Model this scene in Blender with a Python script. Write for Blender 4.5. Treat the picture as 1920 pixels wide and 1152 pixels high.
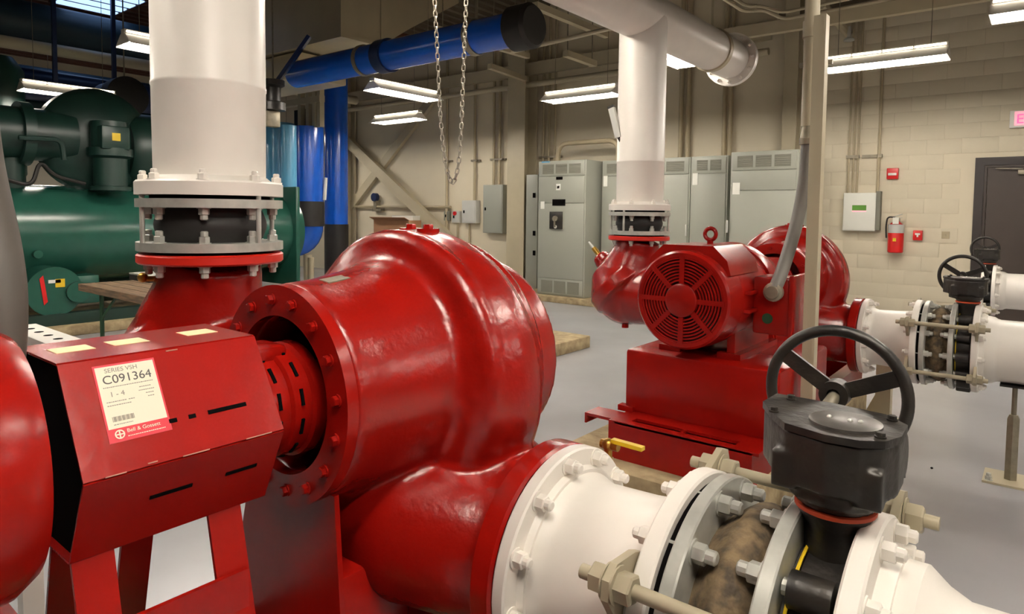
import bpy, bmesh, math, random
from mathutils import Vector as V, Matrix
random.seed(7)
PI = math.pi
for o in list(bpy.data.objects): bpy.data.objects.remove(o)
SC = bpy.context.scene
COL = SC.collection
# ------------------------------------------------------------------ camera
FPX, CYP = 1252.76, 468.67
YAW, PIT, ROL = math.radians(38.748), math.radians(3.204), math.radians(0.6371)
CAMH = 1.55
def _m3(*r): return Matrix(r)
_RZ = _m3((math.cos(YAW), math.sin(YAW), 0), (-math.sin(YAW), math.cos(YAW), 0), (0, 0, 1))
_M = _m3((1, 0, 0), (0, 0, -1), (0, 1, 0))
_RP = _m3((1, 0, 0), (0, math.cos(PIT), -math.sin(PIT)), (0, math.sin(PIT), math.cos(PIT)))
_RR = _m3((math.cos(ROL), -math.sin(ROL), 0), (math.sin(ROL), math.cos(ROL), 0), (0, 0, 1))
RC = _RR @ _RP @ _M @ _RZ                      # world -> camera (x right, y down, z forward)
cam_d = bpy.data.cameras.new('camera'); cam = bpy.data.objects.new('camera', cam_d); COL.objects.link(cam)
_B = _m3((1, 0, 0), (0, -1, 0), (0, 0, -1)) @ RC
cam.matrix_world = Matrix.Translation((0, 0, CAMH)) @ _B.transposed().to_4x4()
cam_d.sensor_width = 36.0; cam_d.sensor_fit = 'HORIZONTAL'
cam_d.lens = FPX / 1920 * 36.0
cam_d.shift_y = (CYP - 576) / 1920
cam_d.clip_start = 0.02; cam_d.clip_end = 200
SC.camera = cam
# ------------------------------------------------------------------ world + exposure
w = bpy.data.worlds.new('world'); SC.world = w; w.use_nodes = True
w.node_tree.nodes['Background'].inputs[0].default_value = (0.5, 0.6, 0.8, 1)
w.node_tree.nodes['Background'].inputs[1].default_value = 0.35
SC.view_settings.view_transform = 'Standard'; SC.view_settings.look = 'None'
SC.view_settings.exposure = 0.52; SC.view_settings.gamma = 1.0
SC.view_settings.use_curve_mapping = False
TUBE = 70.0                                    # emission of the fluorescent tubes
# ------------------------------------------------------------------ surveying helpers (real planes in the room)
def ray(x, y): return RC.transposed() @ V(((x - 960) / FPX, (y - CYP) / FPX, 1))
def onY(x, y, Y): d = ray(x, y); return V((0, 0, CAMH)) + d * (Y / d.y)
def onX(x, y, X): d = ray(x, y); return V((0, 0, CAMH)) + d * (X / d.x)
def onZ(x, y, Z): d = ray(x, y); return V((0, 0, CAMH)) + d * ((Z - CAMH) / d.z)
def onD(x, y, D): return V((0, 0, CAMH)) + ray(x, y) * D
# ------------------------------------------------------------------ materials
def lin(c): return tuple(((v / 255) / 12.92 if v / 255 <= .04045 else ((v / 255 + .055) / 1.055) ** 2.4) for v in c)
MATS = {}
def mat(name, rgb, rough=.5, metal=0., var=.12, scale=6., bump=0., bscale=60., emit=None, es=0., coat=0., rgb2=None, detail=3., stretch=None, spec=None):
    m = bpy.data.materials.new(name); m.use_nodes = True; nt = m.node_tree; b = nt.nodes['Principled BSDF']
    c = lin(rgb); c2 = lin(rgb2) if rgb2 else tuple(v * (1 - var) for v in c)
    tc = nt.nodes.new('ShaderNodeTexCoord'); src = tc.outputs['Object']
    if stretch:
        mp = nt.nodes.new('ShaderNodeMapping'); mp.inputs['Scale'].default_value = stretch
        nt.links.new(src, mp.inputs[0]); src = mp.outputs[0]
    n = nt.nodes.new('ShaderNodeTexNoise'); n.inputs['Scale'].default_value = scale; n.inputs['Detail'].default_value = detail
    nt.links.new(src, n.inputs['Vector'])
    r = nt.nodes.new('ShaderNodeValToRGB'); r.color_ramp.elements[0].position = .35; r.color_ramp.elements[1].position = .65
    r.color_ramp.elements[0].color = (*c2, 1); r.color_ramp.elements[1].color = (*c, 1)
    nt.links.new(n.outputs['Fac'], r.inputs[0]); nt.links.new(r.outputs[0], b.inputs['Base Color'])
    b.inputs['Roughness'].default_value = rough; b.inputs['Metallic'].default_value = metal
    if spec is not None: b.inputs['Specular IOR Level'].default_value = spec
    if coat: b.inputs['Coat Weight'].default_value = coat; b.inputs['Coat Roughness'].default_value = .15
    if bump:
        n2 = nt.nodes.new('ShaderNodeTexNoise'); n2.inputs['Scale'].default_value = bscale; n2.inputs['Detail'].default_value = 2
        nt.links.new(src, n2.inputs['Vector'])
        bp = nt.nodes.new('ShaderNodeBump'); bp.inputs['Strength'].default_value = bump; bp.inputs['Distance'].default_value = .01
        nt.links.new(n2.outputs['Fac'], bp.inputs['Height']); nt.links.new(bp.outputs[0], b.inputs['Normal'])
    if emit: b.inputs['Emission Color'].default_value = (*lin(emit), 1); b.inputs['Emission Strength'].default_value = es
    MATS[name] = m; return m
RED = mat('red_enamel', (142, 15, 8), .26, var=.10, scale=9, bump=.06, bscale=45, spec=.35)
REDC = mat('red_cast', (138, 14, 7), .26, var=.12, scale=7, bump=.10, bscale=55)
REDB = mat('red_gasket_flange', (196, 34, 20), .4, var=.1)
WHITE = mat('white_pipe_paint', (236, 230, 221), .38, var=.05, scale=5, bump=.05, bscale=30)
WHITE2 = mat('white_plastic', (235, 232, 224), .5, var=.03)
STEEL = mat('zinc_steel', (206, 206, 198), .36, .45, var=.2, scale=18)
GALV = mat('galvanised', (150, 142, 124), .5, .55, var=.2, scale=22)
TAN = mat('tan_painted_steel', (168, 158, 134), .5, .1, var=.1)
BLACK = mat('black_iron', (24, 22, 21), .42, .1, var=.35, scale=14, bump=.2, bscale=50, rgb2=(42, 37, 31))
RUBBER = mat('black_rubber', (30, 27, 26), .6, var=.2)
DUSTY = mat('dusty_rubber', (64, 54, 42), .85, var=.4, scale=34, bump=.5, bscale=60, rgb2=(112, 94, 68), detail=6)
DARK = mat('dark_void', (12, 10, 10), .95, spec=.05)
ORANGE = mat('orange_gasket', (196, 72, 36), .6)
YEL = mat('yellow_plastic', (226, 192, 36), .4)
BRASS = mat('brass', (190, 150, 70), .35, .9)
LID = mat('worn_metal_lid', (120, 116, 112), .35, .7, var=.25, scale=25)
WALL = mat('beige_wall_paint', (222, 211, 186), .7, var=.05, scale=1.2, bump=.05, bscale=20)
WALLD = mat('unseen_wall_dark', (104, 92, 76), .7, var=.1, scale=2)  # unseen walls kept dark to cut fill and reflections on the red pump
BLOCK = mat('beige_block_paint', (216, 206, 182), .75, var=.02, scale=8, bump=.06, bscale=90)
BEIGE = mat('beige_steel_paint', (188, 177, 150), .5, var=.08, scale=3)
CONDM = mat('painted_conduit', (180, 166, 136), .5, var=.08)
FLOORM = mat('grey_epoxy_floor', (172, 172, 176), .26, var=.08, scale=.9, rgb2=(160, 159, 162), detail=6)
CEILM = mat('dark_deck', (96, 84, 66), .7, var=.2, scale=2)
BROWNM = mat('brown_deck', (92, 52, 34), .7, var=.25, scale=2)
CONC = mat('concrete_pad', (178, 160, 124), .85, var=.2, scale=10, bump=.3, bscale=40, rgb2=(140, 122, 92), detail=6)
CAB = mat('grey_cabinet_enamel', (158, 160, 148), .42, var=.04, scale=2)
CABD = mat('grey_louvre', (122, 122, 110), .6, var=.05)
GREEN = mat('green_machine_enamel', (34, 84, 70), .24, var=.12, scale=5)
GREEND = mat('dark_green_machine', (22, 52, 44), .4, var=.2, scale=5)
BLUE = mat('blue_pipe_wrap', (10, 86, 196), .25, var=.15, scale=4, coat=.3)
BLUEL = mat('light_blue_pipe_wrap', (96, 172, 214), .28, var=.1, scale=4, coat=.3)
BLUEN = mat('navy_pipe_wrap', (18, 40, 84), .4, var=.2)
TEAL = mat('dark_teal_steel', (26, 52, 62), .5, var=.2)
DUCT = mat('sheet_metal_duct', (196, 184, 156), .42, .35, var=.12, scale=2)
FIXW = mat('white_fixture_enamel', (240, 236, 226), .4, var=.02)
TUBEM = mat('lit_tube', (255, 255, 255), .4, emit=(255, 246, 234), es=TUBE)
SLOTM = mat('lit_slot', (255, 255, 255), .4, emit=(255, 240, 215), es=11)
SKYM = mat('sky_pane', (160, 190, 230), .3, emit=(150, 185, 240), es=1.6)
DOORM = mat('dark_brown_door', (62, 52, 46), .5, var=.06)
FRAMEM = mat('dark_door_frame', (46, 38, 36), .5, var=.06)
REDP = mat('bright_red_plastic', (205, 26, 26), .35, var=.05)
SIGNR = mat('lit_sign_letters', (240, 60, 90), .4, emit=(255, 70, 120), es=1.4)
SIGNP = mat('lit_sign_face', (240, 190, 196), .4, emit=(250, 150, 170), es=.55)
LABELW = mat('paper_label', (236, 228, 206), .6, var=.03)
LABELR = mat('red_label_border', (206, 44, 60), .5, var=.05)
INK = mat('grey_ink', (84, 80, 76), .7)
INK2 = mat('pale_ink', (150, 142, 130), .7)
YLAB = mat('pale_yellow_label', (232, 226, 176), .6, var=.08)
WOOD = mat('worn_table_top', (140, 112, 84), .6, var=.3, scale=5, rgb2=(92, 76, 60), stretch=(1, 9, 9))
TABG = mat('dark_green_paint', (24, 66, 36), .5)
CARD = mat('cardboard', (168, 122, 88), .8, var=.1)
FLEX = mat('grey_flex_conduit', (112, 108, 102), .5, var=.1)
FLEXD = mat('dark_flex_conduit', (66, 60, 54), .6, var=.15)  # darker brownish grey than the other flex conduit
GREYP = mat('light_grey_box', (196, 196, 190), .5, var=.05)
SCREEN = mat('green_lcd', (96, 150, 60), .3)
PAPER = mat('white_placard', (236, 236, 226), .6, var=.02)
CHAINM = mat('chain_steel', (170, 162, 148), .4, .7, var=.2, scale=30)
CHIP = mat('bare_metal_chip', (178, 120, 100), .6)
# ------------------------------------------------------------------ mesh helpers
def frame(ax):
    ax = V(ax).normalized(); t = V((0, 0, 1)) if abs(ax.z) < .9 else V((1, 0, 0))
    u = t.cross(ax).normalized(); return u, ax.cross(u).normalized(), ax
class MB:
    def __init__(s): s.v = []; s.f = []
    def add(s, vs, fs):
        k = len(s.v); s.v += [V(p) for p in vs]; s.f += [tuple(i + k for i in f) for f in fs]; return s
    def boxp(s, a, b, bev=0):
        x0, y0, z0 = (min(a[i], b[i]) for i in range(3)); x1, y1, z1 = (max(a[i], b[i]) for i in range(3))
        if bev <= 0:
            return s.add([(x0, y0, z0), (x1, y0, z0), (x1, y1, z0), (x0, y1, z0), (x0, y0, z1), (x1, y0, z1), (x1, y1, z1), (x0, y1, z1)],
                         [(3, 2, 1, 0), (4, 5, 6, 7), (0, 1, 5, 4), (1, 2, 6, 5), (2, 3, 7, 6), (3, 0, 4, 7)])
        bm = bmesh.new(); bmesh.ops.create_cube(bm, size=1)
        for v in bm.verts: v.co = V(((x0 + x1) / 2 + v.co.x * (x1 - x0), (y0 + y1) / 2 + v.co.y * (y1 - y0), (z0 + z1) / 2 + v.co.z * (z1 - z0)))
        bmesh.ops.bevel(bm, geom=list(bm.edges), offset=bev, segments=2, affect='EDGES', profile=.5)
        bm.verts.ensure_lookup_table()
        s.add([v.co.copy() for v in bm.verts], [[v.index for v in f.verts] for f in bm.faces]); bm.free(); return s
    def obox(s, c, u, v, w):      # oriented box: centre + three half vectors
        c, u, v, w = V(c), V(u), V(v), V(w)
        if u.cross(v).dot(w) < 0: w = -w
        P = [c + a * u + b * v + d * w for d in (-1, 1) for (a, b) in ((-1, -1), (1, -1), (1, 1), (-1, 1))]
        return s.add(P, [(3, 2, 1, 0), (4, 5, 6, 7), (0, 1, 5, 4), (1, 2, 6, 5), (2, 3, 7, 6), (3, 0, 4, 7)])
    def bar(s, a, b, w, h, up=(0, 0, 1)):   # rectangular bar from a to b
        a, b = V(a), V(b); d = (b - a); L = d.length; d.normalize(); u = V(up)
        if abs(u.dot(d)) > .98: u = V((1, 0, 0))
        sd = d.cross(u).normalized(); u = sd.cross(d).normalized()
        return s.obox((a + b) / 2, d * L / 2, sd * w / 2, u * h / 2)
    def lathe(s, o, ax, prof, n=32, a0=0, close=True):
        o = V(o); u, v, w = frame(ax); k = len(s.v); P = []; R = len(prof)
        for t, r in prof:
            for i in range(n):
                a = a0 + 2 * PI * i / n; P.append(o + w * t + (u * math.cos(a) + v * math.sin(a)) * r)
        F = []
        for j in range(R - 1):
            for i in range(n):
                i2 = (i + 1) % n; F.append((j * n + i, j * n + i2, (j + 1) * n + i2, (j + 1) * n + i))
        if close: F.append(tuple(range(n - 1, -1, -1))); F.append(tuple((R - 1) * n + i for i in range(n)))
        return s.add(P, F)
    def cyl(s, a, b, r, r2=None, n=24):
        a, b = V(a), V(b); d = b - a
        return s.lathe(a, d, [(0, r), (d.length, r if r2 is None else r2)], n)
    def ring(s, a, b, ro, ri, n=40):
        a, b = V(a), V(b); L = (b - a).length
        k = len(s.v); s.lathe(a, b - a, [(0, ri), (0, ro), (L, ro), (L, ri), (0, ri)], n, close=False); return s
    def disc_prof(s, o, ax, prof, n=40): return s.lathe(o, ax, prof, n)
    def tube(s, pts, r, n=12, cap=True):
        pts = [V(p) for p in pts]; k = len(pts); rr = r if isinstance(r, (list, tuple)) else [r] * k
        T = [((pts[min(i + 1, k - 1)] - pts[max(i - 1, 0)]).normalized()) for i in range(k)]
        u, v, _ = frame(T[0]); P = []
        for i in range(k):
            if i:
                u = (u - T[i] * u.dot(T[i])).normalized(); v = T[i].cross(u)
            for j in range(n):
                a = 2 * PI * j / n; P.append(pts[i] + (u * math.cos(a) + v * math.sin(a)) * rr[i])
        F = [(i * n + j, i * n + (j + 1) % n, (i + 1) * n + (j + 1) % n, (i + 1) * n + j) for i in range(k - 1) for j in range(n)]
        if cap: F.append(tuple(range(n - 1, -1, -1))); F.append(tuple((k - 1) * n + i for i in range(n)))
        return s.add(P, F)
    def torus(s, c, ax, R, r, n=48, m=12, el=1.0):
        c = V(c); u, v, w = frame(ax); P = []
        for i in range(n):
            a = 2 * PI * i / n; d = u * math.cos(a) + v * math.sin(a)
            for j in range(m):
                b = 2 * PI * j / m; P.append(c + d * (R + r * math.cos(b)) + w * r * el * math.sin(b))
        return s.add(P, [(i * m + j, ((i + 1) % n) * m + j, ((i + 1) % n) * m + (j + 1) % m, i * m + (j + 1) % m) for i in range(n) for j in range(m)])
    def prism(s, poly, w):        # poly: list of 3D points (planar), extruded by vector w
        w = V(w); n = len(poly); P = [V(p) for p in poly] + [V(p) + w for p in poly]
        nrm = V((0, 0, 0))
        for i in range(n): nrm += V(poly[i]).cross(V(poly[(i + 1) % n]))
        F = [tuple(range(n - 1, -1, -1)), tuple(range(n, 2 * n))] + [(i, (i + 1) % n, n + (i + 1) % n, n + i) for i in range(n)]
        if nrm.dot(w) < 0: F = [f[::-1] for f in F]
        return s.add(P, F)
    def sphere(s, c, r, n=20, m=12, sc=(1, 1, 1)):
        c = V(c); P = [c + V((0, 0, -r * sc[2]))]
        for j in range(1, m):
            b = -PI / 2 + PI * j / m
            for i in range(n):
                a = 2 * PI * i / n; P.append(c + V((r * sc[0] * math.cos(b) * math.cos(a), r * sc[1] * math.cos(b) * math.sin(a), r * sc[2] * math.sin(b))))
        P.append(c + V((0, 0, r * sc[2]))); F = [(0, 1 + (i + 1) % n, 1 + i) for i in range(n)]
        for j in range(m - 2):
            F += [(1 + j * n + i, 1 + j * n + (i + 1) % n, 1 + (j + 1) * n + (i + 1) % n, 1 + (j + 1) * n + i) for i in range(n)]
        L = len(P) - 1; F += [(L, 1 + (m - 2) * n + i, 1 + (m - 2) * n + (i + 1) % n) for i in range(n)]
        return s.add(P, F)
    def data(s, name, m, off=V((0, 0, 0)), ang=35, fix=False):
        me = bpy.data.meshes.new(name); me.from_pydata([p - off for p in s.v], [], s.f); me.validate()
        if fix:
            bm = bmesh.new(); bm.from_mesh(me); bmesh.ops.recalc_face_normals(bm, faces=bm.faces); bm.to_mesh(me); bm.free()
        me.polygons.foreach_set('use_smooth', [True] * len(me.polygons)); me.set_sharp_from_angle(angle=math.radians(ang))
        me.materials.append(m); return me
WORG = {}
def tag(o, label, cat, group=None, kind=None):
    if label: o['label'] = label
    if cat: o['category'] = cat
    if group: o['group'] = group
    if kind: o['kind'] = kind
    return o
def thing(name, label, cat, loc, group=None):
    o = bpy.data.objects.new(name, None); COL.objects.link(o); o.location = loc; o.empty_display_size = .1
    WORG[o] = V(loc); return tag(o, label, cat, group)
def part(name, mb, m, parent, label=None, ang=35, fix=False):
    off = WORG[parent]; o = bpy.data.objects.new(name, mb.data(name, m, off, ang, fix)); COL.objects.link(o)
    o.parent = parent; WORG[o] = off
    if label: o['label'] = label
    return o
def solo(name, mb, m, label, cat, group=None, kind=None, ang=35, fix=False):
    xs = [p.x for p in mb.v]; ys = [p.y for p in mb.v]; zs = [p.z for p in mb.v]
    L = V(((min(xs) + max(xs)) / 2, (min(ys) + max(ys)) / 2, min(zs)))
    o = bpy.data.objects.new(name, mb.data(name, m, L, ang, fix)); COL.objects.link(o); o.location = L; WORG[o] = L
    return tag(o, label, cat, group, kind)
def struct(name, mb, m, ang=35): return solo(name, mb, m, None, None, kind='structure', ang=ang)
def put(name, me, parent, pos, ax=(0, 0, 1), spin=0.):       # a copy of a shared mesh (built along +z) as a part
    o = bpy.data.objects.new(name, me); COL.objects.link(o); o.parent = parent
    u, v, w_ = frame(ax); R = Matrix((u, v, w_)).transposed().to_4x4()
    o.matrix_local = Matrix.Translation(V(pos) - WORG[parent]) @ R @ Matrix.Rotation(spin, 4, 'Z'); return o
def voxel(mb, vox, it=10, fac=.5):
    me = bpy.data.meshes.new('tmp'); me.from_pydata([tuple(p) for p in mb.v], [], mb.f); o = bpy.data.objects.new('tmp', me); COL.objects.link(o)
    r = o.modifiers.new('r', 'REMESH'); r.mode = 'VOXEL'; r.voxel_size = vox
    q = o.modifiers.new('s', 'SMOOTH'); q.iterations = it; q.factor = fac
    dg = bpy.context.evaluated_depsgraph_get(); ev = o.evaluated_get(dg); m2 = ev.to_mesh()
    out = MB(); out.v = [v.co.copy() for v in m2.vertices]; out.f = [tuple(p.vertices) for p in m2.polygons]
    ev.to_mesh_clear(); bpy.data.objects.remove(o); bpy.data.meshes.remove(me); return out
def arc(c, u, v, r, a0, a1, n):
    c, u, v = V(c), V(u), V(v); return [c + (u * math.cos(a0 + (a1 - a0) * i / n) + v * math.sin(a0 + (a1 - a0) * i / n)) * r for i in range(n + 1)]
def bend(pts, r, n=6):           # polyline with rounded corners
    pts = [V(p) for p in pts]; out = [pts[0]]
    for i in range(1, len(pts) - 1):
        a, b, c = pts[i - 1], pts[i], pts[i + 1]; d0 = (a - b).normalized(); d1 = (c - b).normalized()
        p0, p1 = b + d0 * r, b + d1 * r
        for k in range(n + 1):
            t = k / n; out.append((p0 * (1 - t) ** 2) + b * 2 * t * (1 - t) + p1 * t * t)
    return out + [pts[-1]]
_txt = {}
def text_mb(body, size, o, u, v, align='LEFT', depth=.0004):     # flat lettering: origin o, right u, up v
    cu = bpy.data.curves.new('t', 'FONT'); cu.body = body; cu.size = size; cu.align_x = align; cu.extrude = depth / 2
    ob = bpy.data.objects.new('t', cu); COL.objects.link(ob)
    me = bpy.data.meshes.new_from_object(ob.evaluated_get(bpy.context.evaluated_depsgraph_get()))
    u, v = V(u).normalized(), V(v).normalized(); w_ = u.cross(v); mb = MB()
    mb.add([V(o) + u * p.co.x + v * p.co.y + w_ * p.co.z for p in me.vertices], [tuple(f.vertices) for f in me.polygons])
    bpy.data.objects.remove(ob); bpy.data.meshes.remove(me); bpy.data.curves.remove(cu); return mb
# shared bolt meshes, axis +z, seat at z = 0 (size ~ across flats radius)
def bolt_mesh(name, m, r=.019, h=.018, stud=.016, sl=.02, back=0.):
    b = MB(); b.lathe((0, 0, -back), (0, 0, 1), [(0, r * 1.25), (.003 + back, r * 1.25)], 16)
    b.lathe((0, 0, .003), (0, 0, 1), [(0, r), (h * .9, r), (h, r * .86)], 6)
    if stud: b.lathe((0, 0, h), (0, 0, 1), [(0, stud * .7), (sl, stud * .7), (sl + .003, stud * .5)], 10)
    return b.data(name, m)
B_WHITE = bolt_mesh('bolt', WHITE, .017, .019, .016, .014)
B_STEEL = bolt_mesh('bolt', STEEL, .018, .021, .018, .018)
B_RED = bolt_mesh('bolt', RED, .011, .010, .0)
B_TAN = bolt_mesh('nut', TAN, .026, .028, .0)
B_SMALL = bolt_mesh('bolt', BLACK, .007, .006, .0)
# ================================================================== THE ROOM
XL, XR, YF, YB, ZC = -20.0, 8.5, -8.0, 10.7, 5.6
fl = struct('floor', MB().boxp((XL, YF, -.2), (XR, YB + .3, 0)), FLOORM)
m = MB(); px = XL; k = 0                       # ribbed roof deck
prof = []
x = -11.6
while x < XR:
    prof += [(x, ZC), (x + .10, ZC), (x + .14, ZC - .06), (x + .24, ZC - .06), (x + .28, ZC)]; x += .28
pts = [V((a, YF, z)) for a, z in prof]; n = len(pts)
m.add(pts + [p + V((0, YB + .3 - YF, 0)) for p in pts], [(i, i + 1, n + i + 1, n + i) for i in range(n - 1)])
m.boxp((-11.6, YF, ZC + .01), (XR, YB + .3, ZC + .1))
struct('ceiling', m, CEILM)
m = MB(); prof = []; x = XL
while x < -11.6:
    prof += [(x, 5.3), (x + .10, 5.3), (x + .14, 5.24), (x + .24, 5.24), (x + .28, 5.3)]; x += .28
pts = [V((a, YF, z)) for a, z in prof]; n = len(pts)
m.add(pts + [p + V((0, YB + .3 - YF, 0)) for p in pts], [(i, i + 1, n + i + 1, n + i) for i in range(n - 1)])
m.boxp((XL, YF, 5.32), (-11.6, YB + .3, 5.5)); m.boxp((-11.62, YF, 5.3), (-11.58, YB, 5.62))
struct('ceiling', m, BROWNM)
wb = struct('wall_back', MB().boxp((XL, YB, 0), (XR, YB + .3, ZC)), WALL)
struct('wall_left', MB().boxp((XL - .2, YF, 0), (XL, YB + .3, ZC)), WALL)
struct('wall_right', MB().boxp((XR, YF, 0), (XR + .2, YB + .3, ZC)), WALLD)
struct('wall_front', MB().boxp((XL, YF - .2, 0), (XR, YF, ZC)), WALLD)
# painted concrete blocks on the right part of the back wall (each block its own piece)
DX0, DX1, DZ = -.86, .22, 2.24                 # door opening (outer frame)
bx = MB().boxp((-.1995, -.0, -.0995), (.1995, .012, .0995), .0006).data('block', BLOCK)
bh = MB().boxp((-.0995, -.0, -.0995), (.0995, .012, .0995), .0006).data('block', BLOCK)
row = 0; z = .1
while z < 4.9:
    x = -2.75 + (.2 if row % 2 else 0)
    if row % 2: put('block', bh, wb, (-2.85, YB - .010, z))
    while x < 1.5:
        if not (DX0 - .2 < x < DX1 + .2 and z < DZ + .1):
            o = bpy.data.objects.new('block', bx); COL.objects.link(o); o.parent = wb; o.location = V((x, YB - .010, z)) - WORG[wb]
        elif DX0 - .2 < x - .1 < DX0 and z < DZ:
            pass
        x += .4
    row += 1; z += .2
for o in [c for c in wb.children]:
    if o.data == bh: o.matrix_local = Matrix.Translation(V((-2.85, YB - .010, o.matrix_local.translation.z + WORG[wb].z)) - WORG[wb])
# fill strips beside the door so the joint stays closed
# ------------------------------------------------------------------ door
d = bpy.data.objects.new('door_1', None); COL.objects.link(d); d.location = (-.3, YB, 0); WORG[d] = V((-.3, YB, 0)); d['kind'] = 'structure'
DXL = onY(1825, 400, YB).x; DZ = onY(1825, 297, YB).z
m = MB(); m.boxp((DXL, YB - .07, 0), (DXL + .10, YB, DZ)); m.boxp((DXL + 1.12, YB - .07, 0), (DXL + 1.22, YB, DZ)); m.boxp((DXL + .1, YB - .07, DZ - .1), (DXL + 1.12, YB, DZ))
part('door_frame', m, FRAMEM, d)
m = MB(); m.boxp((DXL + .10, YB - .055, 0), (DXL + .13, YB - .02, DZ - .1)); m.boxp((DXL + .13, YB - .055, DZ - .13), (DXL + 1.12, YB - .02, DZ - .1))
part('door_stop', m, DOORM, d)
lf = part('door_leaf', MB().boxp((DXL + .135, YB - .04, .01), (DXL + 1.11, YB - .012, DZ - .135)), DOORM, d)
part('door_closer', MB().boxp((DXL + .45, YB - .10, DZ - .23), (DXL + .75, YB - .04, DZ - .17), .008).bar((DXL + .5, YB - .08, DZ - .16), (DXL + .22, YB - .11, DZ - .145), .02, .008), GALV, d)
part('door_handle', MB().cyl((DXL + 1.0, YB - .04, 1.0), (DXL + 1.0, YB - .09, 1.0), .012).bar((DXL + 1.0, YB - .09, 1.0), (DXL + .88, YB - .09, 1.0), .02, .02), STEEL, d)
# ------------------------------------------------------------------ clerestory panes in the brown roof
wi = 0
for (xa, ya, sy) in ((-13.3, 4.3, 1.0), (-15.5, 4.75, 1.0), (-15.9, 3.55, .55)):
    wi += 1
    wd = bpy.data.objects.new('window_%d' % wi, None); COL.objects.link(wd); wd.location = (xa, ya, 5.15); WORG[wd] = V((xa, ya, 5.15)); wd['kind'] = 'structure'
    part('window_frame', MB().boxp((xa - .75, ya - .04, 5.19), (xa + .75, ya, 5.25)).boxp((xa - .75, ya + sy, 5.19), (xa + .75, ya + sy + .04, 5.25)).boxp((xa - .79, ya - .04, 5.19), (xa - .75, ya + sy + .04, 5.25)).boxp((xa + .75, ya - .04, 5.19), (xa + .79, ya + sy + .04, 5.25)), BROWNM, wd)
    for q in range(4):
        part('pane', MB().boxp((xa - .74 + q * .38, ya, 5.20), (xa - .50 + q * .38, ya + sy, 5.22)), SKYM, wd)
# ================================================================== LIGHT FIXTURES
def fixture(c, along, label, group='fluorescent fixtures hung in rows', wires=True):
    c = V(c); a = V(along).normalized(); s = V((0, 0, 1)).cross(a); L = .61
    t = thing('fluorescent_fixture', label, 'ceiling light', c, group)
    part('spine', MB().obox(c + V((0, 0, .025)), a * L, s * .045, V((0, 0, .022))), FIXW, t)
    for k in range(4):
        q = c + a * (-.45 + .3 * k) + V((0, 0, .024))
        part('light_slot', MB().obox(q, a * .142, s * .047, V((0, 0, .010))), SLOTM, t)
    for sg in (-1, 1):
        p0, p1 = c + s * sg * .04, c + s * sg * .175 + V((0, 0, -.114))
        part('reflector', MB().prism([p0 - a * L, p1 - a * L, p1 - a * L + s * sg * .006 + V((0, 0, .004)), p0 - a * L + V((0, 0, .008))], a * 2 * L), FIXW, t)
        q = c + s * sg * .065 + V((0, 0, -.092))
        part('tube', MB().cyl(q - a * (L - .03), q + a * (L - .03), .019, n=8), TUBEM, t)
    for sg in (-1, 1):
        e = c + a * sg * L
        part('end_plate', MB().prism([e + s * .045, e + s * .165 + V((0, 0, -.104)), e - s * .165 + V((0, 0, -.104)), e - s * .045], a * sg * .006), FIXW, t)
    if wires:
        m = MB()
        for sg in (-.45, .45): m.cyl(c + a * sg + V((0, 0, .045)), c + a * sg * 1.0 + V((0, 0, (5.262 if c.x < -11.7 else 5.56) - c.z)), .004, n=5)
        part('hanger_wire', m, GALV, t)
    return t
FZ = 3.32
fixture((-1.5, 8.3, FZ), (1, 0, 0), 'lit fluorescent fixture above the fire extinguisher wall, right of the beige post')
fixture((-5.38, 8.25, FZ), (1, 0, 0), 'lit fluorescent fixture above the tall grey cabinets, left of the far white riser')
fixture((-9.5, 8.4, FZ), (1, 0, 0), 'small lit fluorescent fixture in front of the crossed wall braces')
fixture((-13.65, 8.45, FZ), (1, 0, 0), 'small lit fluorescent fixture glimpsed beside the light blue pipe')
fixture((-7.3, 6.6, FZ), (0, 1, 0), 'lit fluorescent fixture just left of the hanging chain loop')
fixture((-3.22, 6.62, FZ), (0, 1, 0), 'lit fluorescent fixture half hidden behind the far white riser')
fixture((.15, 6.95, FZ), (1, 0, 0), 'lit fluorescent fixture cut off by the top right corner')
fixture((-7.42, 3.5, FZ), (0, 1, 0), 'lit fluorescent fixture cut off by the near white riser')
fixture((-11.43, 3.7, FZ), (0, 1, 0), 'lit fluorescent fixture above the green chiller compressor')
fixture((-15.5, 4.2, FZ), (0, 1, 0), 'tiny far lit fluorescent fixture behind the green chiller')
for x in (-3.2, .9, 5.0):  # rightmost column is unseen, added for light from the camera's right
    for y in (3.5, .4):
        if True: fixture((x, y, FZ), (0, 1, 0), 'lit fluorescent fixture of the pump rows with added right column, above the picture', 'fluorescent fixtures above the frame')
fixture((-.2, .1, FZ), (0, 1, 0), 'unseen fluorescent fixture added above the camera to brighten the near riser')  # added lamp, off the fixture grid, to light the near white riser
for (x, y) in ((-7.3, .4), (-11.4, .5), (5.0, 6.6)):  # last one belongs to the column added for light from the right
    fixture((x, y, FZ), (0, 1, 0), 'lit fluorescent fixture of the aisle rows and added right column, outside the picture', 'fluorescent fixtures outside the frame')
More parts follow.
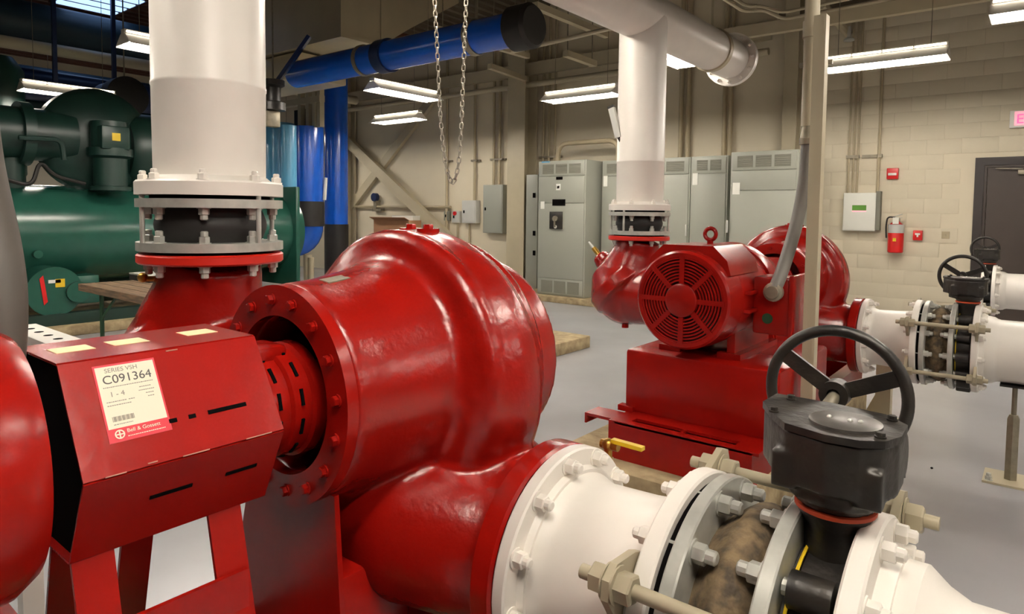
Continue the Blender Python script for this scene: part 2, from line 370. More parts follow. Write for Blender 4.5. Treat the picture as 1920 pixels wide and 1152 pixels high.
# ================================================================== PUMP SETS
def pump_set(O, who, fan, dls, dx_dis, near):
    """O: point on the floor below the impeller axis centre (x, y, dz shift)"""
    ax, yc, dz = O; za = 1.15 + dz
    P = lambda x, y, z: V((ax + x, yc + y, z + dz))          # local: x from axis, y from impeller plane, z absolute
    # --- concrete pad
    zp = .30
    solo('concrete_pad', MB().boxp((ax - .62, yc - 2.05, 0), (ax + .40, yc + .55, zp), .02), CONC, 'raised concrete pad under the %s red pump' % who, 'pad', 'concrete pads under the pumps')
    # --- pump
    t = thing('centrifugal_pump', '%s red double-suction centrifugal pump with round scroll casing' % who, 'pump', (ax, yc, zp), 'red centrifugal pumps')
    c = MB(); A = V((ax, yc, za)); Yv = V((0, 1, 0))
    # front and rear bearing barrels
    c.lathe(A, Yv, [(-.14, .03), (-.14, .170), (-.378, .170), (-.385, .18), (-.385, .236), (-.37, .24), (-.30, .244), (-.19, .262), (-.13, .275), (.13, .278), (.22, .272), (.262, .266), (.27, .255), (.27, .05)], 64)
    # scroll: section centre runs on a spiral (radius grows towards the bottom)
    n, mm = 72, 20; Pv = []
    def grow(a):      # a measured clockwise from the top, seen from the motor end
        return (a % (2 * PI)) / (2 * PI)
    for i in range(n):
        a = 2 * PI * i / n; g = .5 - .5 * math.cos(a - .55); ro = .352 + .055 * g; hw = .135 + .035 * g
        dr = V((math.sin(a), 0, math.cos(a)))
        for j in range(mm):
            b = 2 * PI * j / mm; cb, sb = math.cos(b), math.sin(b)
            rr = (ro - .17) + .17 * (abs(cb) ** .75) * (1 if cb > 0 else -1)
            Pv.append(A + dr * rr + Yv * (hw * (abs(sb) ** .8) * (1 if sb > 0 else -1)))
    c.add(Pv, [(i * mm + j, i * mm + (j + 1) % mm, ((i + 1) % n) * mm + (j + 1) % mm, ((i + 1) % n) * mm + j) for i in range(n) for j in range(mm)])
    # raised rib running round the scroll
    c.torus(A + V((0, -.075, 0)), Yv, .318, .038, 72, 10); c.torus(A + V((0, .105, 0)), Yv, .300, .03, 72, 10)
    # suction passage: nozzle then two lobes
    zs = .786
    c.tube([P(.44, 0, zs), P(.36, 0, zs), P(.22, 0, zs + .005), P(.05, 0, zs + .03), P(-.1, 0, zs + .08)], [.198, .196, .205, .21, .19], 40)
    for sg in (-1, 1):
        c.tube([P(.36, sg * .02, zs), P(.26, sg * .07, zs + .005), P(.13, sg * .125, zs + .02), P(-.02, sg * .15, zs + .07), P(-.15, sg * .16, zs + .16), P(-.22, sg * .16, zs + .28)], [.17, .178, .182, .17, .14, .11], 32)
    # discharge nozzle
    c.tube([P(.0, 0, .80), P(-.2, 0, .86), P(-.36, 0, .93), P(-.5, 0, .95), P(-.60, 0, .95)], [.10, .13, .155, .165, .17], 32)
    c.cyl(P(-.56, 0, .95), P(-.605, 0, .95), .235, n=48)
    # feet
    for sg in (-1, 1):
        c.prism([P(-.16, sg * .16, .50), P(.17, sg * .16, .50), P(.12, sg * .16, .72), P(-.12, sg * .16, .72)], (0, sg * .07, 0))
    body = voxel(c, .0105, 5)
    part('casing', body, REDC, t, ang=80)
    part('suction_flange', MB().lathe(P(.405, 0, zs), (1, 0, 0), [(0, .20), (0, .236), (.006, .244), (.05, .244), (.056, .238), (.056, .19)], 64), RED, t)
    part('flange_gasket', MB().ring(P(.4605, 0, zs), P(.4635, 0, zs), .236, .17, 64), DARK, t)
    # bracket ring at the motor end with its bolts
    part('bracket_ring', MB().ring(A + V((0, -.41, 0)), A + V((0, -.383, 0)), .2385, .172, 64), RED, t)
    for i in range(16):
        a = 2 * PI * i / 16 + .12; put('bolt', B_RED, t, A + V((.207 * math.cos(a), -.41, .207 * math.sin(a))), (0, -1, 0), i * .4)
    for i in range(14):
        a = 2 * PI * i / 14 + .2; put('bolt', B_RED, t, A + V((.215 * math.cos(a), -.41 + .68, .215 * math.sin(a))), (0, 1, 0), i * .4)
    sh = part('seal_housing', MB().lathe(A + V((0, -.50, -.01)), Yv, [(0, .03), (0, .098), (.008, .106), (.05, .108), (.055, .116), (.095, .116), (.10, .124), (.125, .124), (.13, .075), (.36, .07)], 40), RED, t)
    for i in range(12):
        a = 2 * PI * i / 12 + .25; d = V((math.cos(a), 0, math.sin(a))); q = A + V((0, 0, -.01)) + d * .1075
        part('vent_slot', MB().obox(q + V((0, -.473, 0)), d * .002, V((0, .0032, 0)), Yv.cross(d) * .017), DARK, sh)
        part('vent_slot', MB().obox(q + d * .0095 + V((0, -.428, 0)), d * .002, V((0, .0032, 0)), Yv.cross(d) * .017), DARK, sh)
    part('bearing_cap', MB().boxp((ax - .045, yc - .485, za + .080), (ax + .045, yc - .415, za + .118), .012), RED, t)
    part('shaft', MB().cyl(A + V((0, -.53, 0)), A + V((0, -.50, 0)), .032), STEEL, t)
    # lifting lugs on top of the casing
    for xx in (-.03, .035):
        part('lifting_lug', MB().cyl(A + V((xx, 0, .34)), A + V((xx, 0, .356)), .03, n=20).lathe(A + V((xx, 0, .356)), (0, 0, 1), [(0, .014), (.008, .014), (.011, .012)], 6), RED, t)
    pl = part('name_plate', MB().obox(A + V((.03, -.285, .2445)), (.018, 0, -.002), (0, .03, .003), (0, 0, .0015)), GALV, t)
    # drain cock with yellow lever
    q = P(.42, .275, .952) if near else P(.34, -.20, .84)
    part('drain_cock', MB().cyl(q + V((-.02, 0, 0)), q + V((.03, 0, 0)), .012, n=10).cyl(q + V((.0, 0, -.05)), q + V((0, 0, .012)), .011, n=10).sphere(q, .017, 10, 8), BRASS, t)
    part('drain_lever', MB().bar(q + V((.012, 0, .014)), q + V((.10, 0, .012)), .018, .010), YEL, t)
    for (yy, zz, rx) in ((-.245, .86, .425), (-.262, .775, .44), (.1, .70, .44)):      # chips in the paint
        pass
    # --- pedestal and base
    zb = .32
    bs = thing('pump_base', '%s red welded base frame carrying pump and motor on the concrete pad' % who, 'base frame', (ax, yc - .7, zp), 'red pump bases')
    part('pedestal', MB().prism([P(-.34, -.378, zb), P(.20, -.378, zb), P(.15, -.378, .955), P(-.17, -.378, .955)], (0, .012, 0)), RED, bs)
    part('foot_block', MB().boxp(P(-.20, -.364, zb - dz), P(.15, -.17, .77), .012), RED, bs)
    part('foot_block', MB().boxp(P(-.20, .10, zb - dz), P(.17, .32, .60), .012), RED, bs)
    part('side_rails', MB().boxp((ax - .34, yc - 1.9, zb - .02), (ax - .26, yc + .45, zb + .17)).boxp((ax + .30, yc - 1.9, zb - .02), (ax + .38, yc + .45, zb + .17)).boxp((ax - .26, yc - .88, zb - .02), (ax + .30, yc - .82, zb + .17)).boxp((ax - .26, yc + .38, zb - .02), (ax + .30, yc + .45, zb + .17)).boxp((ax - .26, yc - .46, zb - .02), (ax + .30, yc - .28, zb + .10)), RED, bs)
    # front end of the base: ledge with a slot, seen on the far pump
    yl = yc - 1.91
    m = MB(); xa, xb = ax - .30, ax + .43
    m.boxp((xa, yl, zb - .02), (xb - .03, yl + .02, .49)); m.boxp((xa, yl, .48), (xb, yl + .05, .495)); m.boxp((xa, yl + .105, .48), (xb, yl + .24, .495))
    m.boxp((xa, yl + .05, .48), (xa + .07, yl + .105, .495)); m.boxp((xb - .12, yl + .05, .48), (xb, yl + .105, .495)); m.boxp((xa + .33, yl + .05, .482), (xa + .345, yl + .105, .493))
    m.boxp((xa - .21, yl + .05, .47), (xa, yl + .19, .485)); m.boxp((xa - .21, yl + .05, .43), (xa - .20, yl + .19, .47)); m.boxp((xa - .09, yl + .19, .49), (xa, yl + .24, .52))
    part('base_ledge', m, RED, bs)
    part('anchor_bolt', MB().cyl((xb - .06, yl - .03, zp), (xb - .06, yl - .03, zp + .10), .012, n=8).lathe((xb - .06, yl - .03, zp + .03), (0, 0, 1), [(0, .025), (.03, .025)], 6).boxp((xb - .12, yl - .07, zp), (xb + .0, yl - .001, zp + .03)), RED, bs)
    m = MB(); m.boxp((xa - .09 + .03, yl + .21, .49), (xb + .02, yc - .86, .845 + dz), .018); part('motor_plinth', m, RED, bs)
    # ------------------------------------------------ motor
    y0, y1 = fan, yc - .89
    mt = thing('electric_motor', '%s red electric motor with slotted fan cover on the pump plinth' % who, 'motor', (ax, (y0 + y1) / 2, .845 + dz), 'red electric motors')
    M0 = V((ax, y0, za)); Lm = y1 - y0
    part('motor_frame', MB().lathe(M0, Yv, [(.16, .10), (.16, .235), (.20, .25), (Lm - .25, .25), (Lm - .2, .235), (Lm - .10, .225), (Lm - .03, .215), (Lm, .195), (Lm, .04)], 56), RED, mt)
    for zz in (-.06, .03):
        part('side_ledge', MB().boxp((ax + .20, y0 + .19, za + zz), (ax + .272, y0 + Lm * .62, za + zz + .018), .004), RED, mt)
    part('end_shield', MB().lathe(M0, Yv, [(Lm * .62, .2), (Lm * .62, .262), (Lm * .65, .268), (Lm * .72, .268), (Lm * .74, .25)], 48), RED, mt)
    # fan cover: rim, hub, spokes, concentric slats over a black disc that paints the hollow's shade
    fc = part('fan_cover', MB().lathe(M0, Yv, [(.012, .208), (.0, .212), (.0, .232), (.012, .243), (.16, .250), (.17, .24), (.17, .1)], 48, close=False), RED, mt)
    part('cover_hollow_shade', MB().cyl(M0 + V((0, .05, 0)), M0 + V((0, .055, 0)), .21, n=40), BLACK, fc)
    part('hub_disc', MB().lathe(M0 + V((0, -.012, 0)), Yv, [(0, .07), (.006, .082), (.02, .085), (.05, .085)], 40), RED, fc)
    for i in range(8):
        a = PI / 8 * 0 + 2 * PI * i / 8; dv = V((math.cos(a), 0, math.sin(a)))
        part('spoke', MB().obox(M0 + dv * .148 + V((0, .006, 0)), dv * .07, Yv.cross(dv) * .0125, V((0, .008, 0))), RED, fc)
    for i in range(8):
        r = .098 + i * .0155
        part('slat_ring', MB().ring(M0 + V((0, .002, 0)), M0 + V((0, .012, 0)), r + .0042, r - .0042, 56), RED, fc)
    # shoulder hood and lifting eye
    part('top_hood', MB().prism([M0 + V((-.22, .06, .13)), M0 + V((.22, .06, .13)), M0 + V((.20, .06, .20)), M0 + V((.13, .06, .268)), M0 + V((-.13, .06, .268)), M0 + V((-.20, .06, .20))], (0, Lm * .42, 0)), RED, mt)
    part('lifting_eye', MB().cyl(M0 + V((0, .34, .25)), M0 + V((0, .34, .285)), .016, n=12).torus(M0 + V((0, .34, .318)), (0, 1, 0), .03, .011, 24, 8), RED, mt)
    for xx in (-.16, .16):
        part('foot', MB().boxp((ax + xx - .06, y0 + .22, .845 + dz), (ax + xx + .06, y1 - .12, .875 + dz)).boxp((ax + xx - .02, y0 + .25, .875 + dz), (ax + xx + .02, y1 - .15, za - .14)), RED, mt)
    jb = part('terminal_box', MB().boxp((ax + .245, y0 + .30, za - .17), (ax + .42, y0 + .50, za + .115), .012), RED, mt)
    part('terminal_box_lid', MB().boxp((ax + .42, y0 + .285, za - .185), (ax + .445, y0 + .515, za + .13), .006), RED, jb)
    part('round_sticker', MB().cyl((ax + .32, y0 + .2995, za - .09), (ax + .32, y0 + .298, za - .09), .026, n=20), TABG, jb)
    # ------------------------------------------------ coupling guard
    g = thing('coupling_guard', '%s red six-sided coupling guard box between motor and pump' % who, 'guard', (ax, yc - .68, zp), 'coupling guards')
    ga, gb = yc - .847, yc - .512
    hexp = [(-.118, .15), (.076, .15), (.175, -.014), (.108, -.157), (-.13, -.157), (-.20, -.014)]
    HP = lambda k, y: V((ax + hexp[k][0], y, za + hexp[k][1]))
    mm_ = MB(); th = .004
    for k in range(6):
        a, b_ = HP(k, ga), HP((k + 1) % 6, ga); nrm = (b_ - a).cross(V((0, 1, 0))).normalized()
        if k == 4: pass
        mm_.prism([a, b_, b_ + nrm * th, a + nrm * th], (0, gb - ga, 0))
    part('guard_shell', mm_, RED, g, fix=True)
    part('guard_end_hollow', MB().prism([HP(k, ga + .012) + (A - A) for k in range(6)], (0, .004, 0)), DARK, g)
    for (xx, yy, sp) in ((.104, ga + .003, .13), (.104, gb - .112, .13), (-.126, ga + .05, -.13), (-.126, gb - .16, -.13)):
        q0 = V((ax + xx, yy + .031, za - .155)); q1 = V((ax + xx + sp, yy + .031, zb + .17))
        part('guard_leg', MB().bar(q0, q1, .062, .008, (1, 0, 0)), RED, g)
    part('cross_strap', MB().boxp((ax + .145, ga + .02, za - .40), (ax + .155, gb - .06, za - .265)), RED, g)
    part('guard_foot_bar', MB().boxp((ax + .20, ga, zb + .171), (ax + .26, gb, zb + .19)), RED, g)
    # slots in the two front faces
    def on_face(k, s, yy): return HP(k, yy) * (1 - s) + (HP(k + 1, yy)) * s
    for (k, s, ya, yb) in ((1, .67, gb - .128, gb - .057), (1, .67, gb - .195, gb - .182), (1, .67, gb - .162, gb - .15), (2, .42, gb - .23, gb - .16), (2, .42, gb - .10, gb - .04)):
        p = on_face(k, s, (ya + yb) / 2); e = (HP(k + 1, 0) - HP(k, 0)).normalized(); nn = V((0, 1, 0)).cross(e).normalized()
        if nn.x < 0: nn = -nn
        part('vent_slot', MB().obox(p + nn * .0048, V((0, (yb - ya) / 2, 0)), e * .0035, nn * .0008), DARK, g)
    for (ya, yb) in ((ga + .025, ga + .085), (ga + .115, ga + .175), (ga + .245, ga + .305)):
        part('warning_label', MB().boxp((ax - .055, ya, za + .1541), (ax - .005, yb, za + .1549)), YLAB, g)
    if near:
        e = (HP(2, 0) - HP(1, 0)).normalized(); nn = V((0, 1, 0)).cross(e).normalized()
        if nn.x < 0: nn = -nn
        up = -e; uu = V((0, 1, 0)); o0 = on_face(1, 1 - .28, ga + .047) + nn * .0045       # bottom-left corner of label
        W_, H_ = .096, .131
        o0 = HP(1, ga + .046) + e * (.012 + H_) + nn * .0045
        part('label_border', MB().obox(o0 + uu * W_ / 2 + up * H_ / 2, uu * W_ / 2, up * H_ / 2, nn * .0004), LABELR, g)
        part('label_paper', MB().obox(o0 + uu * W_ / 2 + up * (.024 + .051), uu * (W_ / 2 - .003), up * .0525, nn * .0008), LABELW, g)
        q0 = o0 + nn * .0011
        part('label_heading', text_mb('SERIES VSH', .0105, q0 + uu * .016 + up * .1165, uu, up), INK2, g)
        part('label_number', text_mb('C091364', .0205, q0 + uu * .010 + up * .0975, uu, up), INK, g)
        part('label_mark', text_mb('1 - 4', .012, q0 + uu * .016 + up * .075, uu, up), INK2, g)
        fp = MB()                                   # print too small to read: rows of short dashes
        for (u0, u1, v0) in ((.009, .084, .0915), (.062, .080, .0835), (.060, .084, .0775), (.070, .080, .0715), (.072, .080, .0655), (.009, .036, .0665), (.042, .050, .0665), (.009, .044, .0605), (.012, .040, .0285)):
            x_ = u0
            while x_ < u1:
                L_ = .0012 + .002 * random.random(); fp.obox(q0 + uu * (x_ + L_ / 2) + up * v0, uu * L_ / 2, up * .0007, nn * .0002); x_ += L_ + .0009
        part('label_fine_print', fp, INK2, g)
        for k in range(16):
            part('bar_code_line', MB().obox(q0 + uu * (.012 + k * .0021) + up * .0375, uu * (.0004 + .0003 * (k % 3)), up * .0042, nn * .0002), INK2, g)
        part('label_footer', text_mb('Bell & Gossett', .0088, q0 + uu * .028 + up * .0125, uu, up), LABELW, g)
        fp = MB(); x_ = .028
        while x_ < .085:
            L_ = .0012 + .002 * random.random(); fp.obox(q0 + uu * (x_ + L_ / 2) + up * .0065, uu * L_ / 2, up * .0007, nn * .0002); x_ += L_ + .0009
        part('label_footer_line', fp, LABELW, g)
        part('label_emblem', MB().ring(q0 + uu * .017 + up * .012, q0 + uu * .017 + up * .012 + nn * .0003, .0075, .0055, 24).obox(q0 + uu * .017 + up * .012, uu * .006, up * .001, nn * .0003).obox(q0 + uu * .017 + up * .012, uu * .001, up * .006, nn * .0003), LABELW, g)
        for (yy, s, ll) in ((ga + .045, 1.0, .03), (ga + .17, 1.0, .045), (gb - .05, 1.0, .05), (ga + .10, .98, .015), (gb - .16, .02, .02)):
            p = on_face(1, s, yy) + nn * .004
            part('paint_chip', MB().obox(p, V((0, ll / 2, 0)), e * .0009, nn * .0012), CHIP, g)
    # ------------------------------------------------ discharge check / stop valve (angle body)
    xd = -1.085 + dx_dis; zv = .95
    vt = thing('angle_valve', '%s red angle valve body turning up into the white riser' % who, 'valve', (ax + xd, yc, zp), 'red angle valves')
    c = MB(); dg = V((-1, 0, 1)).normalized(); cd = P(xd, 0, 1.02)
    c.tube([P(xd, 0, 1.36), P(xd - .02, 0, 1.27), P(xd - .06, 0, 1.15), P(xd - .09, 0, 1.0)], [.170, .182, .225, .26], 40)
    c.tube([P(-.63, 0, zv), P(-.72, 0, zv - .01), P(xd + .2, 0, zv - .03), P(xd, 0, zv - .03)], [.172, .18, .23, .25], 40)
    cd = P(xd - .10, 0, .95)
    c.sphere(cd + V((0, 0, -.03)), .262, 36, 22)
    c.lathe(cd, dg, [(-.03, .27), (-.015, .300), (.085, .300), (.10, .285), (.13, .265), (.25, .17), (.28, .085), (.36, .07), (.38, .05)], 64)
    c.cyl(P(-.608, 0, zv), P(-.66, 0, zv), .235, n=48)
    part('valve_body', voxel(c, .011, 4), REDC, vt, ang=80)
    part('outlet_flange', MB().lathe(P(xd, 0, 1.358), (0, 0, 1), [(0, .17), (0, .238), (.006, .2445), (.03, .2445), (.036, .238), (.036, .16)], 64), REDB, vt)
    part('drain_plug', MB().cyl(cd + V((.02, -.05, -.31)), cd + V((.02, -.05, -.24)), .028, n=12), RED, vt)
    st = cd + dg * .36
    part('stem', MB().cyl(st, st + dg * .10, .022, n=14), BRASS, vt)
    part('stem_cap', MB().cyl(st + dg * .10, st + dg * .17, .014, .008, n=12), STEEL, vt)
    for i in range(8):
        a = 2 * PI * i / 8 + .2; put('bolt', B_STEEL, vt, P(xd + .207 * math.cos(a), .207 * math.sin(a), 1.358), (0, 0, -1), i)
    if near: part('air_vent', MB().cyl(P(xd - .12, -.18, 1.30), P(xd - .10, -.15, 1.30), .010, n=10).sphere(P(xd - .125, -.19, 1.305), .018, 12, 8), BRASS, vt)
    # ------------------------------------------------ rubber joint in the riser
    X, Yc = ax + xd, yc
    ej = thing('expansion_joint', 'black rubber expansion joint with steel flanges under the %s white riser' % who, 'expansion joint', P(xd, 0, 1.396), 'riser expansion joints')
    Q = lambda z: V((X, Yc, z + dz))
    part('gasket_gap_shade', MB().cyl(Q(1.396), Q(1.404), .20, n=40), DARK, ej)
    part('lower_flange', MB().ring(Q(1.404), Q(1.434), .2445, .15, 56), STEEL, ej)
    part('rubber_bellows', MB().lathe(Q(1.434), (0, 0, 1), [(0, .165), (.015, .175), (.045, .186), (.06, .188), (.075, .186), (.105, .175), (.12, .165)], 48), RUBBER, ej)
    part('upper_flange', MB().ring(Q(1.554), Q(1.584), .2445, .15, 56), STEEL, ej)
    part('gasket_gap_shade', MB().cyl(Q(1.584), Q(1.597), .20, n=40), DARK, ej)
    for i in range(8):
        a = 2 * PI * i / 8 + .2; dv = V((.207 * math.cos(a), .207 * math.sin(a), 0))
        put('bolt', B_STEEL, ej, Q(1.434) + dv, (0, 0, 1), i); put('bolt', B_STEEL, ej, Q(1.554) + dv, (0, 0, -1), i)
    for a in (math.radians(268), math.radians(12), math.radians(88), math.radians(192)):
        dv = V((.236 * math.cos(a), .236 * math.sin(a), 0))
        part('tie_rod', MB().cyl(Q(1.41) + dv, Q(1.60) + dv, .0085, n=10), STEEL, ej)
    # ------------------------------------------------ white riser
    rp = thing('riser_pipe', '%s white vertical riser pipe with flange' % who, 'pipe', Q(1.597), 'white riser pipes')
    rt = 3.09 - dz
    part('pipe_run', MB().lathe(Q(1.645), (0, 0, 1), [(0, .1865), (.02, .1865), (.33, .1888), (.335, .191), (.345, .191), (.35, .189), (rt - 1.645, .189)], 64), WHITE, rp)
    part('riser_flange', MB().lathe(Q(1.597), (0, 0, 1), [(0, .16), (0, .246), (.044, .246), (.05, .24), (.055, .205), (.068, .19), (.072, .17)], 64), WHITE, rp)
    for i in range(8):
        a = 2 * PI * i / 8 + .2; put('bolt', B_WHITE, rp, Q(1.647) + V((.222 * math.cos(a), .222 * math.sin(a), 0)), (0, 0, 1), i)
    return ax + xd
O1 = (-1.285, 1.21, 0.0); O2 = (-1.385, 4.86, -.02)
xr1 = pump_set(O1, 'near', -.75, 0, 0.0, True)
xr2 = pump_set(O2, 'far', 3.05, 0, -.115, False)
# ------------------------------------------------------------------ header pipe with end flange
hx = xr2; hz = 3.12
t = thing('header_pipe', 'white overhead header pipe ending in a blind flange', 'pipe', (hx, 3.0, hz - .2))
part('pipe_run', MB().cyl((hx, -3.0, hz), (hx, 6.72, hz), .190, n=56), WHITE, t)
part('end_flange', MB().lathe((hx, 6.70, hz), (0, 1, 0), [(0, .17), (0, .262), (.03, .262), (.03, .17)], 56), WHITE, t)
part('blind_plate', MB().lathe((hx, 6.735, hz), (0, 1, 0), [(0, .262), (.03, .262), (.036, .25)], 56), WHITE, t)
for i in range(12):
    a = 2 * PI * i / 12; put('bolt', B_WHITE, t, (hx + .228 * math.cos(a), 6.70, hz + .228 * math.sin(a)), (0, -1, 0), i)
part('hanger_clamp', MB().ring((hx, 6.2, hz), (hx, 6.26, hz), .205, .188, 48).cyl((hx, 6.23, hz + .2), (hx, 6.23, 5.5), .012, n=8), BEIGE, t)
# thermometer on the far riser
q = onY(1158, 232, O2[1] - .16)
t = thing('pipe_thermometer', 'grey stick thermometer clipped to the left side of the far white riser', 'thermometer', q + V((0, 0, -.14)))
qa, qb = onY(1147, 203, O2[1] - .16), onY(1160, 258, O2[1] - .16)
part('scale_case', MB().bar(qa, qb, .05, .03, (0, 1, 0)), GREYP, t); part('stem', MB().cyl(qb, qb + V((.02, .02, -.05)), .012, n=8).cyl(qb + V((.02, .02, -.05)), qb + V((.10, .10, -.05)), .009, n=8), BLACK, t)
part('case_top', MB().bar(qa, qa + (qa - qb).normalized() * .018, .054, .034, (0, 1, 0)), BLACK, t)
# ================================================================== SUCTION LINES
def suction(xs, yc, zs, who, pump=True, xend=2.6, third=False):
    Xf = lambda X: V((X + xs, yc, zs))                    # X as surveyed on the near pump
    if pump:
        t = thing('suction_spool', '%s white flanged pipe spool between red pump flange and rubber joint' % who, 'pipe', Xf(-.66) + V((0, 0, -.26)), 'white suction spools')
        part('pipe_run', MB().lathe(Xf(-.822), (1, 0, 0), [(.035, .196), (.045, .192), (.06, .186), (.07, .182), (.085, .178), (.20, .182), (.26, .188), (.275, .192), (.29, .2)], 64), WHITE, t)
        part('pump_side_flange', MB().lathe(Xf(-.820), (1, 0, 0), [(0, .17), (0, .240), (.004, .244), (.028, .244), (.032, .240), (.0325, .205), (.045, .198), (.046, .17)], 72), WHITE, t)
        for i in range(12):
            a = 2 * PI * i / 12 + .13; put('bolt', B_WHITE, t, Xf(-.788) + V((0, .2215 * math.cos(a), .2215 * math.sin(a))), (1, 0, 0), i * .7)
        part('far_flange', MB().lathe(Xf(-.528), (1, 0, 0), [(0, .18), (0, .259), (.004, .263), (.032, .263), (.036, .259), (.036, .17)], 72), WHITE, t)
        for i in range(12):
            a = 2 * PI * i / 12 + .13; put('bolt', B_WHITE, t, Xf(-.528) + V((0, .236 * math.cos(a), .236 * math.sin(a))), (-1, 0, 0), i * .7)
        # rubber joint
        t = thing('suction_expansion_joint', '%s dusty rubber expansion joint with steel flanges and tie rods in the suction line' % who, 'expansion joint', Xf(-.40) + V((0, 0, -.27)), 'suction expansion joints')
        part('gasket_gap_shade', MB().cyl(Xf(-.4915), Xf(-.4775), .246, n=48), DARK, t)  # dark disc paints the shaded gap between the two flanges
        part('steel_flange', MB().lathe(Xf(-.477), (1, 0, 0), [(0, .17), (0, .260), (.003, .263), (.024, .263), (.027, .26), (.027, .17)], 72), STEEL, t)
        part('rubber_arch', MB().lathe(Xf(-.450), (1, 0, 0), [(0, .16), (0, .19), (.012, .198), (.03, .215), (.045, .226), (.06, .229), (.075, .226), (.09, .215), (.106, .198), (.118, .19), (.118, .16)], 56), DUSTY, t)
        part('steel_flange', MB().lathe(Xf(-.332), (1, 0, 0), [(0, .17), (0, .260), (.003, .263), (.023, .263), (.026, .26), (.026, .17)], 72), STEEL, t)
        for i in range(12):
            a = 2 * PI * i / 12 + .13; dv = V((0, .236 * math.cos(a), .236 * math.sin(a)))
            put('bolt', B_STEEL, t, Xf(-.450) + dv, (1, 0, 0), i * .7); put('bolt', B_STEEL, t, Xf(-.332) + dv, (-1, 0, 0), i * .7)
            part('stud', MB().cyl(Xf(-.492) + dv, Xf(-.475) + dv, .011, n=8), STEEL, t)
        for deg in (48, 150, 208, 322):
            a = math.radians(deg); rd = V((0, math.cos(a), math.sin(a))); tn = V((0, -math.sin(a), math.cos(a)))
            rr = .285 if deg == 48 else .300
            ro = part('tie_rod', MB().cyl(Xf(-.60) + rd * rr, Xf(-.13) + rd * rr, .0125, n=14), TAN, t)
            for (X0, s1) in ((-.545, 1), (-.186, -1)):       # gusset ears standing off the outer flanges
                c0 = Xf(X0)
                part('rod_ear', MB().prism([c0 + rd * .235 - tn * .062, c0 + rd * .262 - tn * .058, c0 + rd * .318 - tn * .030, c0 + rd * .332, c0 + rd * .318 + tn * .030, c0 + rd * .262 + tn * .058, c0 + rd * .235 + tn * .062], (.014 * s1, 0, 0)), TAN, t)
                put('nut', B_TAN, t, Xf(X0 - (.001 if s1 > 0 else -.001)) + rd * rr, (-s1, 0, 0)); put('nut', B_TAN, t, Xf(X0 + s1 * .015) + rd * rr, (s1, 0, 0), .3)
    # butterfly valve
    v = thing('butterfly_valve', '%s black butterfly valve with gear box and handwheel' % who, 'valve', Xf(-.262) + V((0, 0, -.22)), 'black butterfly valves')
    part('seat_gasket', MB().cyl(Xf(-.3045), Xf(-.296), .20, n=48), RUBBER, v)
    part('valve_disc_body', MB().lathe(Xf(-.296), (1, 0, 0), [(0, .15), (0, .196), (.004, .2), (.066, .2), (.07, .196), (.07, .15)], 56), BLACK, v)
    part('liner_edge', MB().torus(Xf(-.296), (1, 0, 0), .205, .003, 56, 6), YEL if who != 'third' else BLACK, v)
    for i in range(12):
        a = 2 * PI * i / 12 + .13; dv = V((0, .224 * math.cos(a), .224 * math.sin(a)))
        if abs(dv.y) < .05 and dv.z > 0: continue
        l = part('lug', MB().cyl(Xf(-.292) + dv, Xf(-.228) + dv, .03, n=20), BLACK, v)
        part('lug_stud', MB().cyl(Xf(-.303) + dv, Xf(-.292) + dv, .014, n=10), STEEL, l)
    part('neck', MB().lathe(Xf(-.262) + V((0, 0, .17)), (0, 0, 1), [(0, .05), (.03, .047), (.075, .047), (.092, .058), (.099, .058)], 28), BLACK, v)
    part('bottom_boss', MB().boxp(Xf(-.30) + V((0, -.04, -.27)), Xf(-.225) + V((0, .04, -.19)), .008), BLACK, v)
    part('orange_gasket', MB().lathe(Xf(-.262) + V((0, 0, .2695)), (0, 0, 1), [(0, .060), (.002, .064), (.008, .064), (.010, .060)], 32), ORANGE, v)
    # gear operator: worm-gear housing (rounded block), cover plate, worm bore
    G = Xf(-.262) + V((0, 0, .280))
    c = MB()
    def slab(pts, z0, z1): c.prism([G + V((p[0], p[1], z0)) for p in pts], (0, 0, z1 - z0))
    quad = [(1.10 * a_, 1.10 * b_) for a_, b_ in [(.074, -.06), (.088, -.02), (.086, .045), (.05, .085), (-.03, .098), (-.122, .098), (-.124, .03), (-.095, -.02), (-.06, -.066), (0, -.085), (.045, -.08)]]
    slab([(p[0] * .98, p[1] * .98) for p in quad], .040, .128)
    slab([(p[0] * .75, p[1] * .80) for p in quad if True], .012, .06)
    c.cyl(G, G + V((0, 0, .05)), .062, n=24)
    c.cyl(G + V((-.118, .075, .075)), G + V((.09, .08, .08)), .040, n=20)
    for (xx, yy) in ((-.066, -.064), (.062, -.072)): c.boxp(G + V((xx - .02, yy - .012, .03)), G + V((xx + .02, yy + .02, .092)))
    body = part('gear_operator', voxel(c, .0045, 3), BLACK, v, ang=60)
    part('cover_slab', MB().prism([G + V((p[0], p[1], .128)) for p in quad], (0, 0, .012)), BLACK, body)
    part('indicator_plate', MB().lathe(G + V((.012, -.008, .140)), (0, 0, 1), [(0, .05), (0, .056), (.004, .056), (.006, .052)], 32), LID, body)
    for (xx, yy) in ((-.10, -.02), (.072, -.052), (.07, .06), (-.10, .08)): put('cover_screw', B_SMALL, body, G + V((xx, yy, .140)))
    for (xx, yy) in ((-.012, -.01), (.02, -.012), (.035, -.008)): part('indicator_rivet', MB().sphere(G + V((xx, yy, .146)), .0045, 8, 6), STEEL, body)
    # handwheel on the worm shaft (turns in the x-z plane)
    hc = Xf(-.313) + V((0, .205, .415)); s0 = V((hc.x, yc + .11, hc.z - .055))
    part('worm_shaft', MB().cyl((hc.x, yc + .085, hc.z - .02), (hc.x, hc.y + .02, hc.z), .012, n=14), GALV, v)
    hw = part('handwheel', MB().torus(hc, (0, 1, 0), .124, .0112, 72, 12), BLACK, v)
